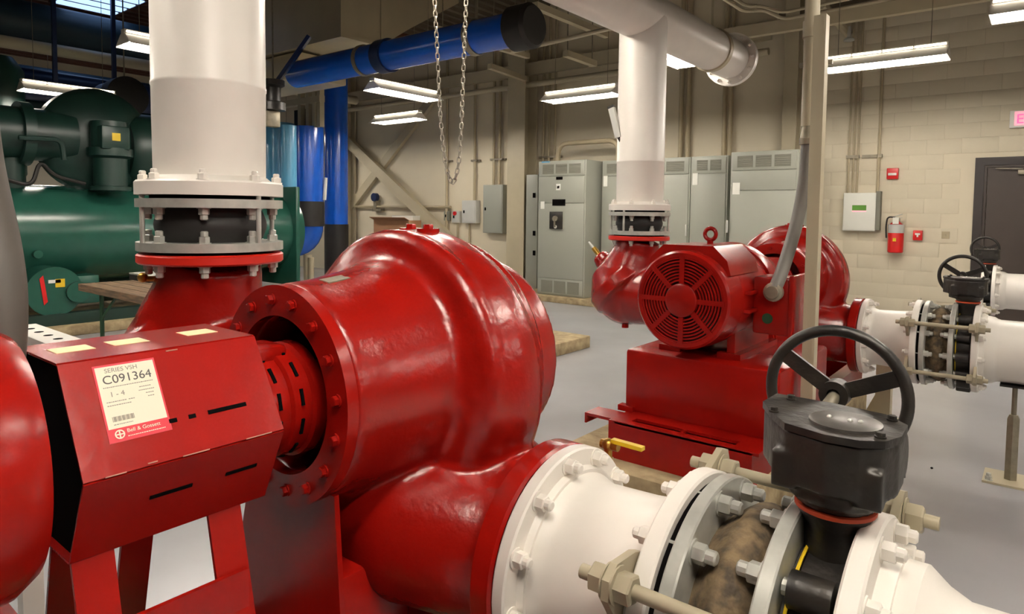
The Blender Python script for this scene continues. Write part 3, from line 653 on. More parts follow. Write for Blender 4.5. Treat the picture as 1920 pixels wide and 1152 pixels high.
    part('hub', MB().ring(hc + V((0, -.022, 0)), hc + V((0, .018, 0)), .027, .0125, 28), BLACK, hw)
    for deg in (147, 24, 266):
        a = math.radians(deg); dv = V((math.cos(a), 0, math.sin(a)))
        part('spoke', MB().bar(hc + dv * .024, hc + dv * .121, .009, .030, V((0, 1, 0)).cross(dv)), BLACK, hw)
    # downstream white pipe
    t = thing('suction_pipe', '%s white suction pipe running right from the butterfly valve' % who, 'pipe', Xf(.4) + V((0, 0, -.26)), 'white suction pipes')
    part('near_flange', MB().lathe(Xf(-.220), (1, 0, 0), [(0, .17), (0, .259), (.004, .263), (.030, .263), (.034, .259), (.036, .215), (.06, .205), (.064, .19)], 72), WHITE, t)
    part('pipe_run', MB().lathe(Xf(-.17), (1, 0, 0), [(0, .20), (.02, .2), (.045, .196), (.06, .186), (.075, .182), (.5, .182), (xend, .182)] if who != 'near' else [(0, .20), (.02, .2), (.04, .2), (.05, .192), (.07, .176), (.10, .162), (xend, .158)], 64), WHITE, t)
    for i in range(12):
        a = 2 * PI * i / 12 + .13; put('bolt', B_WHITE, t, Xf(-.186) + V((0, .236 * math.cos(a), .236 * math.sin(a))), (1, 0, 0), i * .7)
    return Xf
suction(0, 1.21, .786, 'near', xend=2.2)
suction(O2[0] - O1[0], O2[1], .766, 'middle', xend=2.4)
X3 = onY(1862, 520, 8.51).x
# ------------------------------------------------------------------ third line: pipe, valve and blind flange beyond
suction(X3 + .22, 8.51, .80, 'third', pump=False, xend=2.0)
t = thing('blind_flange', 'white blind flange closing the far third suction line', 'flange', (X3 - .1, 8.51, .54))
part('plate', MB().lathe((X3 - .092, 8.51, .80), (1, 0, 0), [(0, .25), (.006, .263), (.03, .263)], 56), WHITE, t)
# pipe stand
def stand(x, y, ztop, label):
    t = thing('pipe_stand', label, 'pipe stand', (x, y, 0), 'adjustable pipe stands')
    part('base_plate', MB().boxp((x - .13, y - .13, 0), (x + .13, y + .13, .012)), BEIGE, t)
    for sx in (-1, 1): put('anchor_nut', B_STEEL, t, (x + sx * .1, y - .1, .012))
    part('post', MB().lathe((x, y, .012), (0, 0, 1), [(0, .034), (.36, .034), (.385, .022)], 6), GALV, t)
    part('screw', MB().cyl((x, y, .39), (x, y, ztop - .012), .013, n=12), GALV, t)
    part('saddle', MB().boxp((x - .07, y - .09, ztop - .012), (x + .07, y + .09, ztop)), BLACK, t)
stand(onZ(1888, 890, 0).x + .02, O2[1], .766 - .182, 'grey pipe stand on beige foot plate under the middle suction pipe')
stand(.9, 1.21, .786 - .158, 'grey pipe stand under the near suction pipe, outside the picture')
stand(.75, 8.51, .80 - .182, 'grey pipe stand under the third suction pipe')
# ================================================================== ELECTRICAL FEEDS TO THE PUMPS
sx = onY(1541, 30, 3.4)
t = thing('strut_post', 'beige square steel post standing beside the far motor terminal box', 'post', (sx.x, 3.4, 0))
part('post', MB().boxp((sx.x - .028, 3.372, .01), (sx.x + .028, 3.428, sx.z)), BEIGE, t)
part('lip', MB().boxp((sx.x + .016, 3.366, .02), (sx.x + .0285, 3.3715, sx.z)), BEIGE, t)
part('foot_plate', MB().boxp((sx.x - .07, 3.30, 0), (sx.x + .10, 3.50, .01)), BEIGE, t)
c0 = onY(1517, 200, 3.5)
t = thing('rigid_conduit', 'beige rigid conduit dropping from the ceiling beside the beige post', 'conduit', (c0.x, 3.5, 1.9))
part('conduit_run', MB().cyl((c0.x, 3.5, 1.99), (c0.x, 3.5, 5.55), .034, n=20), BEIGE, t)
part('coupling', MB().cyl((c0.x, 3.5, 2.42), (c0.x, 3.5, 2.50), .041, n=20), BEIGE, t)
part('strap', MB().boxp((c0.x - .05, 3.49, 2.28), (c0.x + .10, 3.51, 2.30)).boxp((c0.x - .03, 3.53, 2.27), (c0.x + .06, 3.56, 2.31)), GALV, t)
part('reducer', MB().lathe((c0.x, 3.5, 1.90), (0, 0, 1), [(0, .040), (.03, .040), (.035, .036), (.09, .030)], 16), GALV, t)
e0 = onY(1450, 548, 3.30)
pts = [V((c0.x, 3.5, 1.91)), onY(1510, 330, 3.5), onY(1498, 400, 3.48), onY(1482, 460, 3.42), onY(1464, 515, 3.34), e0]
sm = []
for i in range(len(pts) - 1):
    p_, a_, b_, q_ = pts[max(i - 1, 0)], pts[i], pts[i + 1], pts[min(i + 2, len(pts) - 1)]
    for k in range(8):
        u = k / 8; sm.append(.5 * ((2 * a_) + (b_ - p_) * u + (2 * p_ - 5 * a_ + 4 * b_ - q_) * u * u + (3 * a_ - p_ - 3 * b_ + q_) * u ** 3))
sm.append(pts[-1])
t = thing('flexible_conduit', 'grey flexible conduit curving down to the far motor terminal box', 'conduit', e0 + V((0, 0, -.04)))
part('hose', MB().tube(sm, .031, 16), FLEX, t)
part('connector', MB().lathe(e0 + V((0, .05, 0)), (0, -1, 0), [(0, .034), (.03, .034), (.032, .045), (.05, .047), (.062, .045), (.066, .034), (.08, .030)], 20), GALV, t)
ctr = [onD(-55, 150, 1.15), onD(-38, 300, 1.15), onD(-4, 470, 1.12), onD(6, 580, 1.10), onD(-4, 720, 1.08), onD(-30, 850, 1.05), onD(-90, 1000, 1.0)]
t = thing('flexible_conduit', 'dark grey flexible conduit bulging in at the left picture edge', 'conduit', ctr[-1])
sm = []
for i in range(len(ctr) - 1):
    p_, a_, b_, q_ = ctr[max(i - 1, 0)], ctr[i], ctr[i + 1], ctr[min(i + 2, len(ctr) - 1)]
    for k in range(8):
        u = k / 8; sm.append(.5 * ((2 * a_) + (b_ - p_) * u + (2 * p_ - 5 * a_ + 4 * b_ - q_) * u * u + (3 * a_ - p_ - 3 * b_ + q_) * u ** 3))
part('hose', MB().tube([ctr[0] + V((0, 0, 3.6))] + sm, .034, 20), FLEXD, t)
# white perforated channel behind the near motor
b0, b1 = onD(30, 618, 1.95), onD(104, 643, 1.95)
t = thing('perforated_channel', 'white perforated steel channel behind the near red motor', 'bracket', (b1.x, b1.y, 0))
zt = b1.z
m = MB(); m.boxp((b1.x - .42, b1.y - .02, zt - .01), (b1.x, b1.y + .07, zt)); m.boxp((b1.x - .42, b1.y - .022, zt - .04), (b1.x, b1.y - .018, zt - .0))
m.boxp((b1.x - .4, b1.y - .01, 0), (b1.x - .34, b1.y + .05, zt - .01)); part('channel', m, WHITE2, t)
for k in range(5): part('punched_hole', MB().lathe((b1.x - .06 - k * .085, b1.y + .025, zt + .0002), (0, 0, 1), [(0, .013), (.0006, .013)], 14), DARK, t)
# ================================================================== GREY ELECTRICAL CABINETS
def cabinet(x0, x1, yf, zt, label, ngr=3, depth=.84, placard=None, low=True, split=None, handle=None, name='electrical_cabinet'):
    t = thing(name, label, 'cabinet', ((x0 + x1) / 2, yf + depth / 2, .1), 'grey switchgear cabinets')
    yb = min(yf + depth, YB - .06)
    part('body', MB().boxp((x0, yf + .015, .1), (x1, yb, zt), .008), CAB, t)
    zg = zt - .265
    part('top_panel', MB().boxp((x0 + .025, yf, zg), (x1 - .025, yf + .016, zt - .02), .004), CAB, t)
    W_ = (x1 - x0 - .16) / ngr
    for k in range(ngr):
        xa = x0 + .08 + k * W_ + .02
        gp = part('louvre_panel', MB().boxp((xa, yf - .003, zg + .04), (xa + W_ - .04, yf + .002, zt - .06)), CABD, t)
        for j in range(5): part('louvre_slat', MB().obox((xa + W_ / 2 - .02, yf - .005, zg + .06 + j * .03), (W_ / 2 - .03, 0, 0), (0, .003, .004), (0, -.001, .0015)), CABD, gp)
    zl = .40 if low else .12
    zs_ = split or [zl, zg - .012]
    for a, b in zip(zs_[:-1], zs_[1:]):
        part('door', MB().boxp((x0 + .025, yf, a + .005), (x1 - .025, yf + .016, b - .005), .004), CAB, t)
    if low:
        part('bottom_panel', MB().boxp((x0 + .025, yf, .12), (x1 - .025, yf + .016, zl - .005), .004), CAB, t)
        for k in range(ngr):
            xa = x0 + .08 + k * W_ + .02; part('louvre_panel', MB().boxp((xa, yf - .003, .15), (xa + W_ - .04, yf + .002, .36)), CABD, t)
    if placard:
        for (px0, py0, px1, py1, mt) in placard:
            a, b = onY(px0, py0, yf), onY(px1, py1, yf); part('placard', MB().boxp((a.x, yf - .006, b.z), (b.x, yf - .001, a.z)), mt, t)
    if handle:
        a = onY(*handle, yf); part('handle', MB().boxp((a.x - .012, yf - .03, a.z - .09), (a.x + .012, yf, a.z + .09), .004), GREYP, t)
    return t
solo('concrete_pad', MB().boxp((-7.95, 9.42, 0), (-2.5, YB - .02, .1), .01), CONC, 'low concrete kerb pad under the row of grey cabinets', 'pad')
zt = 2.455
c1 = cabinet(onY(1008, 400, 9.57).x, onY(1097, 400, 9.57).x, 9.57, zt, 'foremost grey cabinet with breaker switch, left end of the row', 3,
        placard=[(1043, 332, 1055, 337, DARK), (1043, 345, 1051, 357, PAPER), (1045, 349, 1049, 354, REDP), (1036, 374, 1060, 386, DARK), (1014, 378, 1021, 392, PAPER)], split=[.40, 1.72, 2.18])
a, b = onY(1032, 397, 9.57), onY(1055, 430, 9.57)
k = part('breaker_switch', MB().boxp((a.x, 9.54, b.z), (b.x, 9.57, a.z), .006), BLACK, c1)
part('switch_lever', MB().cyl(((a.x + b.x) / 2, 9.54, (a.z + b.z) / 2 + .03), ((a.x + b.x) / 2, 9.51, (a.z + b.z) / 2 + .03), .05, n=16).bar(((a.x + b.x) / 2, 9.515, (a.z + b.z) / 2), ((a.x + b.x) / 2, 9.515, b.z + .03), .03, .02), GALV, k)
part('switch_tag', MB().cyl(((a.x + b.x) / 2, 9.54, b.z + .04), ((a.x + b.x) / 2, 9.532, b.z + .04), .03, n=12), PAPER, k)
part('teal_sticker', MB().boxp((onY(1016, 303, 9.57).x, 9.565, 2.43), (onY(1031, 303, 9.57).x, 9.569, 2.452)), BLUEL, c1)
xs = [onY(p, 400, 9.98).x for p in (1127, 1200, 1293, 1362)]
cabinet(xs[0], xs[1] - .01, 9.98, zt, 'set-back grey cabinet just left of the far white riser', 2, .7, placard=[(1132, 330, 1139, 350, PAPER)], handle=(1118, 420))
cabinet(xs[1], xs[2] - .01, 9.98, zt, 'set-back grey cabinet just right of the far white riser', 2, .7, handle=(1287, 432))
cabinet(xs[2], xs[3], 9.98, zt, 'narrow grey cabinet second from the right end of the row', 2, .7, placard=[(1299, 325, 1308, 347, PAPER)])
cabinet(onY(1367, 400, 9.57).x, onY(1494, 400, 9.57).x, 9.57, zt, 'wide grey cabinet at the right end of the row', 3, placard=[(1374, 343, 1387, 365, PAPER)], handle=(1364, 425), split=[.40, 1.9, 2.18])
q0, q1 = onY(987, 328, 10.2), onY(1007, 560, 10.2)
t = thing('panel_board', 'shallow grey panel board between beige column and cabinet row', 'cabinet', ((q0.x + q1.x) / 2, 10.4, .1))
part('body', MB().boxp((q0.x, 10.2, .1), (q1.x - .02, YB - .02, q0.z), .006), CAB, t)
for py in (362, 433, 470): part('latch', MB().boxp((onY(1000, py, 10.2).x, 10.18, onY(1000, py, 10.2).z), (onY(1004, py, 10.2).x, 10.2, onY(1000, py + 9, 10.2).z)), DARK, t)
# ================================================================== WALL: columns, braces, beams, conduits
def steel(name, mb, m_, label, cat='beam', group=None): return solo(name, mb, m_, label, cat, group)
xa, xb = onY(953, 300, 10.25).x, onY(985, 300, 10.25).x
def hcol(x0, x1, y0, y1):
    return MB().boxp((x0, y0, 0), (x1, y0 + .025, ZC - .06)).boxp((x0, y1 - .025, 0), (x1, y1, ZC - .06)).boxp(((x0 + x1) / 2 - .012, y0 + .025, 0), ((x0 + x1) / 2 + .012, y1 - .025, ZC - .06))
steel('steel_column', hcol(xa, xb, 10.22, 10.62), BEIGE, 'beige steel column left of the grey cabinet row', 'column')
xa2, xb2 = onY(1468, 200, 10.45).x, onY(1494, 200, 10.45).x
steel('steel_column', hcol(xa2, xb2, 10.44, 10.66), BEIGE, 'beige steel column behind the right end of the cabinet row', 'column')
steel('steel_column', hcol(-13.9, -13.55, 10.22, 10.62), BEIGE, 'beige steel column behind the blue pipes', 'column')
A0, A1 = onY(655, 268, 10.45), onY(840, 447, 10.45); dA = A1 - A0
steel('wall_brace', MB().bar(A0 - dA * .02, A0 + dA * (A0.z - .06) / (-dA.z), .12, .24), BEIGE, 'beige diagonal wall brace running down to the right', 'brace', 'crossed wall braces')
B0, B1 = onY(651, 398, 10.62), onY(800, 200, 10.62); dB = B1 - B0
steel('wall_brace', MB().bar(B0 - dB * .05, B0 + dB * 1.18, .10, .20), BEIGE, 'beige diagonal wall brace rising to the right behind its crossing partner', 'brace', 'crossed wall braces')
zb1 = onY(1000, 140, 10.5).z
steel('wall_beam', MB().boxp((-15.5, 10.42, zb1 - .02), (-3.4, 10.5, zb1 + .22)), BEIGE, 'long beige beam high across the back wall')
solo('wall_pipe', MB().cyl((-15.5, 10.35, zb1 - .22), (-3.4, 10.35, zb1 - .22), .055, n=16), BEIGE, 'beige pipe just below the beam on the back wall', 'pipe')
steel('wall_beam', MB().boxp((-3.3, 10.45, 4.45), (2.5, 10.52, 4.6)), CEILM, 'dark beam high above the fire extinguisher wall')
def vcond(px, z0, z1, label, yy=10.62, r=.03, n=1, sp=.0, clampz=None, grp='wall conduits'):
    xx = onY(px, 300, yy).x
    t = thing('wall_conduit', label, 'conduit', (xx, yy, z0), grp)
    for k in range(n): part('conduit_run', MB().cyl((xx + k * sp, yy, z0), (xx + k * sp, yy, z1), r, n=10), CONDM, t)
    if clampz: part('clamp_strut', MB().boxp((xx - .12, yy + .03, clampz - .02), (xx + (n - 1) * sp + .12, YB, clampz + .02)).boxp((xx - .08, yy - r - .006, clampz - .018), (xx + (n - 1) * sp + .08, yy, clampz + .018)), GALV, t)
vcond(838, .8, 5.5, 'single conduit riser behind the chain loop', clampz=onY(838, 303, YB).z)
vcond(890, 1.78, 5.5, 'conduit riser above the small grey box on the back wall', clampz=onY(890, 302, YB).z)
vcond(926, 2.1, 5.5, 'pair of conduits above the tall grey box on the back wall', n=2, sp=.16, clampz=onY(926, 300, YB).z)
vcond(1018, 2.3, 5.5, 'group of thin conduits behind the foremost cabinet', n=3, sp=.14, r=.025, clampz=onY(1018, 296, YB).z)
vcond(1275, 2.3, 5.5, 'pair of conduits right of the far white riser', n=2, sp=.13, r=.04)
vcond(1356, 2.3, 5.5, 'pair of conduits above the narrow grey cabinet', n=2, sp=.1, r=.035)
hb = [V((onY(1046, 300, 10.1).x, 10.1, 2.43)), V((onY(1046, 300, 10.1).x, 10.1, onY(1046, 270, 10.1).z)), V((onY(1160, 265, 10.1).x, 10.1, onY(1046, 270, 10.1).z)), V((onY(1160, 265, 10.1).x, 10.1, 2.43))]
solo('bent_conduit', MB().tube(bend(hb, .22), .045, 12), CONDM, 'thick bent conduit arching over the cabinets left of the riser', 'conduit')
# boxes on the back wall left of the column
def wbox(p0, p1, dep, m_, name, label, yy=YB - .012, cat='box', door=True):
    a, b = onY(*p0, yy - dep), onY(*p1, yy - dep)
    t = thing(name, label, cat, ((a.x + b.x) / 2, yy, b.z))
    part('case', MB().boxp((a.x, yy - dep, b.z), (b.x, yy, a.z), .006), m_, t)
    if door:
        part('front_cover', MB().boxp((a.x + .02, yy - dep - .008, b.z + .02), (b.x - .02, yy - dep, a.z - .02), .003), m_, t)
        part('latch', MB().boxp((a.x + .06, yy - dep - .022, (a.z + b.z) / 2 - .03), (a.x + .09, yy - dep - .008, (a.z + b.z) / 2 + .03)), DARK, t)
    return t, a, b
wbox((906, 347), (942, 438), .16, CAB, 'electrical_box', 'tall grey electrical box on the back wall')
wbox((866, 376), (892, 419), .14, GREYP, 'electrical_box', 'small light grey electrical box on the back wall')
t, a, b = wbox((847, 396), (861, 418), .08, GREYP, 'push_button_station', 'small grey push-button station with red button on the back wall', cat='switch')
part('red_button', MB().cyl(((a.x + b.x) / 2, YB - .088, a.z - .05), ((a.x + b.x) / 2, YB - .13, a.z - .05), .045, n=14), REDP, t)
wbox((832, 396), (841, 414), .08, CABD, 'switch_box', 'small dark grey switch box left of the push-button station', cat='switch')
z1 = onY(760, 388, 10.6).z
solo('wall_pipe', MB().cyl((-13.7, 10.6, z1), (onY(845, 390, 10.6).x, 10.6, z1), .03, n=10), CONDM, 'thin horizontal conduit low on the back wall behind the brace', 'pipe')
for (p, lab) in ((840, 'thin drop conduit under the switch box'), (858, 'thin drop conduit under the push-button station'), (880, 'thin drop conduit under the small grey box')):
    xx = onY(p, 430, 10.65).x; solo('drop_conduit', MB().cyl((xx, 10.65, .0), (xx, 10.65, onY(p, 420, 10.65).z), .022, n=8), CONDM, lab, 'conduit')
q = onY(702, 370, 10.55)
t = thing('wall_gauge', 'dark blue gauge fitting on the back wall under the crossed braces', 'gauge', (q.x, YB, q.z - .2))
part('dial', MB().cyl((q.x, 10.52, q.z), (q.x, 10.62, q.z), .10, n=20), BLUEN, t); part('stem', MB().boxp((q.x - .05, 10.56, q.z - .28), (q.x + .05, YB, q.z - .08)).boxp((q.x - .12, 10.58, q.z - .34), (q.x + .2, YB, q.z - .27)), GALV, t)
# workbench with cardboard box
p0, p1 = onY(702, 412, 9.9), onY(768, 450, 9.9)
t = thing('workbench', 'grey steel workbench against the back wall left of the pump top', 'bench', ((p0.x + p1.x) / 2, 10.2, 0))
part('bench_top', MB().boxp((p0.x - .4, 9.8, p1.z - .05), (p1.x + .9, 10.30, p1.z)), CABD, t)
for (lx, ly) in ((p0.x - .3, 9.85), (p1.x + .8, 9.85), (p0.x - .3, 10.25), (p1.x + .8, 10.25)): part('leg', MB().boxp((lx - .03, ly - .03, 0), (lx + .03, ly + .03, p1.z - .05)), CABD, t)
t = thing('cardboard_box', 'brown cardboard box on the workbench', 'box', ((p0.x + p1.x) / 2, 10.05, p1.z))
part('carton', MB().boxp((p0.x, 9.88, p1.z), (p1.x, 10.24, p0.z)), CARD, t); part('flap', MB().obox(((p0.x + p1.x) / 2, 9.82, p0.z + .03), ((p1.x - p0.x) / 2, 0, 0), (0, .07, -.03), (0, .002, .004)), CARD, t)
solo('paper_bundle', MB().obox(((p0.x + p1.x) / 2 + .25, 10.1, p0.z + .05), (.28, .05, 0), (-.03, .14, 0), (0, 0, .05)), PAPER, 'bundle of white paper lying on the cardboard box', 'paper')
# ================================================================== THINGS ON THE RIGHT WALL
YW = YB - .012
t, a, b = wbox((1582, 362), (1640, 434), .12, PAPER, 'alarm_panel', 'off-white alarm panel with small green display on the block wall', YW, 'panel', door=False)
part('panel_door', MB().boxp((a.x + .01, YW - .128, b.z + .01), (b.x - .01, YW - .12, a.z - .01), .003), PAPER, t)
p, q = onY(1598, 385, YW - .13), onY(1624, 395, YW - .13)
part('display', MB().boxp((p.x, YW - .131, q.z), (q.x, YW - .127, p.z)), SCREEN, t); part('display_strip', MB().boxp((p.x, YW - .131, q.z - .02), (q.x, YW - .127, q.z)), SIGNP, t)
part('hinge_side', MB().boxp((b.x, YW - .12, b.z + .02), (b.x + .055, YW, a.z + .02)), CABD, t)
zc_ = onY(1620, 294, YB).z; z0_ = a.z
t = thing('wall_conduit', 'group of four thin conduits above the alarm panel', 'conduit', (onY(1610, 294, YB).x, YW, z0_))
for px in (1592, 1601, 1609, 1648):
    xx = onY(px, 294, YW - .03).x; part('conduit_run', MB().cyl((xx, YW - .035, z0_ - .01), (xx, YW - .035, 5.5), .014 if px < 1640 else .02, n=8), CONDM, t)
xa_, xb_ = onY(1588, 294, YW).x, onY(1655, 294, YW).x
part('clamp_strut', MB().boxp((xa_, YW - .06, zc_ - .022), (onY(1612, 294, YW).x, YW, zc_ + .022)).boxp((onY(1617, 294, YW).x, YW - .03, zc_ - .022), (onY(1645, 294, YW).x, YW, zc_ + .022)).boxp((onY(1647, 294, YW).x, YW - .06, zc_ - .022), (xb_, YW, zc_ + .022)), GALV, t)
p, q = onY(1664, 316, YW), onY(1685, 336, YW)
t = thing('fire_strobe', 'red fire strobe sign high on the block wall', 'alarm', ((p.x + q.x) / 2, YW, q.z))
part('housing', MB().boxp((p.x, YW - .05, q.z), (q.x, YW, p.z), .008), REDP, t); part('lens', MB().boxp((p.x + .02, YW - .065, q.z + .05), (q.x - .02, YW - .05, q.z + .085), .004), PAPER, t)
p, q = onY(1713, 432, YW), onY(1730, 451, YW)
t = thing('pull_station', 'small red pull station right of the fire extinguisher', 'alarm', ((p.x + q.x) / 2, YW, q.z))
part('housing', MB().boxp((p.x, YW - .05, q.z), (q.x, YW, p.z), .008), REDP, t)
xm, zm = (p.x + q.x) / 2, (p.z + q.z) / 2
part('pull_handle', MB().boxp((xm - .03, YW - .065, zm + .005), (xm + .03, YW - .05, zm + .03)).boxp((xm - .01, YW - .062, zm - .025), (xm + .01, YW - .05, zm + .01)), PAPER, t)
p, q = onY(1766, 434, YW), onY(1780, 448, YW)
t = thing('wall_switch', 'beige switch plate on the block wall left of the door', 'switch', ((p.x + q.x) / 2, YW, q.z))
part('plate', MB().boxp((p.x, YW - .008, q.z), (q.x, YW, p.z), .003), CONDM, t); part('toggle', MB().boxp(((p.x + q.x) / 2 - .006, YW - .02, (p.z + q.z) / 2 - .012), ((p.x + q.x) / 2 + .006, YW - .008, (p.z + q.z) / 2 + .012)), CONDM, t)
# extinguisher
p, q = onY(1681, 412, YW - .11), onY(1681, 474, YW - .11); R = (onY(1696, 450, YW - .11).x - onY(1666, 450, YW - .11).x) / 2
t = thing('fire_extinguisher', 'red fire extinguisher hung on the block wall under the alarm panel', 'extinguisher', (p.x, YW - .11, q.z))
part('cylinder', MB().lathe((p.x, YW - .112, q.z), (0, 0, 1), [(0, R * .9), (.012, R), (p.z - q.z - .12, R), (p.z - q.z - .06, R * .8), (p.z - q.z - .03, R * .4), (p.z - q.z, R * .28)], 28), REDP, t)
zz = onY(1681, 436, YW - .11).z; part('label_band', MB().ring((p.x, YW - .112, onY(1681, 437, YW - .11).z), (p.x, YW - .112, onY(1681, 421, YW - .11).z), R + .0025, R - .002, 28), GREYP, t)
part('round_label', MB().boxp((p.x - .02, YW - .112 - R - .004, onY(1681, 452, YW).z), (p.x + .02, YW - .112 - R + .004, onY(1681, 446, YW).z)), YEL, t)
part('valve_head', MB().cyl((p.x, YW - .112, p.z - .01), (p.x, YW - .112, p.z + .035), .022, n=12).bar((p.x - .02, YW - .13, p.z + .045), (p.x + .075, YW - .15, p.z + .075), .022, .01).bar((p.x - .01, YW - .13, p.z + .03), (p.x + .07, YW - .15, p.z + .025), .02, .008), STEEL, t)
part('tag', MB().boxp((p.x - .03, YW - .112 - R - .01, p.z - .06), (p.x + .045, YW - .112 - R - .007, p.z + .03)), PAPER, t)
part('hose', MB().tube(bend([(p.x - .015, YW - .112, p.z + .03), (p.x - .11, YW - .12, p.z + .04), (p.x - .125, YW - .12, p.z - .1), (p.x - .115, YW - .12, q.z + .2)], .05), .011, 10), BLACK, t)
part('bracket', MB().boxp((p.x - .03, YW - .012, q.z + .1), (p.x + .03, YW, p.z + .02)), GALV, t)
# exit sign
p = onY(1892, 240, YW - .06); ztp = onY(1892, 208, YW - .06).z
t = thing('exit_sign', 'pink lit exit sign at the right picture edge above the door', 'sign', (p.x + .17, YW, p.z))
part('housing', MB().boxp((p.x, YW - .06, p.z), (p.x + .36, YW, ztp), .006), WHITE2, t)
part('face', MB().boxp((p.x + .05, YW - .063, p.z + .025), (p.x + .34, YW - .058, ztp - .015)), SIGNP, t)
part('lettering', text_mb('EXIT', .17, V((p.x + .065, YW - .0645, p.z + .05)), (1, 0, 0), (0, 0, 1)), SIGNR, t)
# ================================================================== GREEN CHILLER
CX, CZ, CR = -10.3, 1.2, .64
solo('concrete_pad', MB().boxp((-12.0, -.5, 0), (-9.12, 6.75, .12), .02), CONC, 'long concrete pad under the green chiller', 'pad')
t = thing('chiller', 'large green water chiller with horizontal shell and dark compressor', 'chiller', (CX, 3.5, .12))
part('shell', MB().lathe((CX, .6, CZ), (0, 1, 0), [(0, .3), (.0, CR * .9), (.08, CR), (5.7, CR)], 56), GREEN, t)
part('tube_sheet', MB().boxp((CX - .75, 6.30, .30), (CX + .72, 6.38, 1.93), .02), GREEN, t)
part('water_box', MB().lathe((CX, 6.38, CZ), (0, 1, 0), [(0, CR), (.16, CR * .96), (.2, .4)], 40), GREEN, t)
part('tube_sheet', MB().boxp((CX - .75, .55, .30), (CX + .72, .62, 1.93), .02), GREEN, t)
for y in (1.6, 5.4): part('saddle', MB().boxp((CX - .55, y - .08, .12), (CX + .55, y + .08, .75)), GREEND, t)
part('lower_shell', MB().cyl((CX - .75, .8, .62), (CX - .75, 6.2, .62), .34, n=32), GREEND, t)
part('suction_tank', MB().cyl((CX - .4, .8, .45), (CX - .4, 6.2, .45), .26, n=24), GREEND, t)
q = onX(70, 477, CX + CR); part('shell_nozzle', MB().cyl((CX + CR * .92, q.y, q.z), (CX + CR + .04, q.y, q.z), .05, n=14), GREEN, t)
q = onX(102, 547, -9.35)
vb = part('oil_pump', MB().cyl((-9.95, q.y, q.z), (-9.33, q.y, q.z), .30, n=32).cyl((-9.6, q.y + .24, q.z - .02), (-9.28, q.y + .24, q.z - .02), .13, n=20).boxp((-9.9, q.y + .1, q.z - .2), (-9.5, q.y + .55, q.z + .16), .02), GREEN, t)
a, b = onX(113, 531, -9.32), onX(82, 545, -9.32)
part('yellow_tag', MB().boxp((-9.326, a.y - .05, a.z - .05), (-9.32, a.y + .05, a.z + .05)), YEL, vb); part('red_tag', MB().obox((-9.324, b.y, b.z), (.003, 0, 0), (0, .02, .02), (0, -.02, .16)), REDP, vb)
part('white_tag', MB().boxp((-9.326, b.y + .05, b.z + .08), (-9.32, b.y + .18, b.z + .12)), PAPER, vb)
part('skid_rail', MB().boxp((-9.45, .5, .12), (-9.30, 6.4, .26)), GREEND, t)
CXx = CX + .15
q = onX(180, 265, CXx)
part('compressor_casing', MB().lathe((CXx - .25, q.y, q.z), (1, 0, 0), [(0, .4), (.02, .62), (.10, .70), (.30, .70), (.40, .62), (.46, .42), (.52, .3), (.53, .1)], 48), GREEND, t)
part('gear_case', MB().cyl((CXx, q.y - 1.9, q.z + .02), (CXx, q.y - .3, q.z + .02), .33, n=32).cyl((CXx, q.y - 1.35, q.z + .02), (CXx, q.y - 1.2, q.z + .02), .40, n=32).cyl((CXx, q.y - .9, q.z + .02), (CXx, q.y - .78, q.z + .02), .40, n=32), GREEND, t)
part('motor_barrel', MB().lathe((CXx - .1, q.y + .35, q.z - .08), (0, 1, 0), [(0, .45), (.1, .52), (1.1, .52), (1.25, .40), (1.3, .1)], 40), GREEND, t)
r0 = onX(220, 300, CXx + .65)
part('discharge_leg', MB().lathe((CXx + .42, r0.y, 1.78), (0, 0, 1), [(0, .24), (.05, .24), (.06, .20), (.42, .20), (.45, .27), (.55, .27), (.56, .22), (.9, .22)], 24), GREEND, t)
r1 = onX(218, 257, CXx + .68); bxp = part('control_box', MB().boxp((CXx + .35, r1.y - .17, r1.z - .16), (CXx + .68, r1.y + .17, r1.z + .14), .02), GREEND, t)
part('yellow_label', MB().boxp((CXx + .681, r1.y - .05, r1.z - .05), (CXx + .684, r1.y + .05, r1.z + .05)), YEL, bxp)
for (px, r_) in ((25, .16), (150, .14), (265, .17)):
    r2 = onX(px, 345, CX + .2); part('support_leg', MB().cyl((CX + .1, r2.y, 1.6), (CX + .1, r2.y, 2.3), r_, n=16), GREEND, t)
part('oil_line', MB().tube(bend([onX(5, 335, CX + .5), onX(60, 350, CX + .5), onX(75, 300, CX + .5), onX(100, 330, CX + .5), onX(160, 345, CX + .5)], .12), .025, 8), BLACK, t)
part('pressure_line', MB().tube(bend([onX(35, 258, CX + .6), onX(115, 262, CX + .6), onX(120, 300, CX + .6)], .1), .03, 8), GREEND, t)
# second chiller shell further left, behind
t = thing('chiller', 'dark green chiller motor showing at the far left above the shell', 'chiller', (-13.6, 2.4, 0))
part('motor_barrel', MB().lathe((-13.6, 1.2, 2.35), (0, 1, 0), [(0, .3), (.05, .62), (1.5, .62), (1.6, .5)], 40), GREEND, t); part('pedestal', MB().boxp((-14.0, 1.5, 0), (-13.2, 2.6, 1.9)), GREEND, t)
t = thing('column_tank', 'dark green upright vessel at the left picture edge', 'tank', (-12.4, 2.55, 0))
q = onX(20, 200, -12.4)
part('vessel', MB().lathe((-12.4, q.y - .15, 0), (0, 0, 1), [(0, .3), (2.0, .3), (2.05, .33), (3.6, .33), (3.8, .2)], 32), GREEND, t)
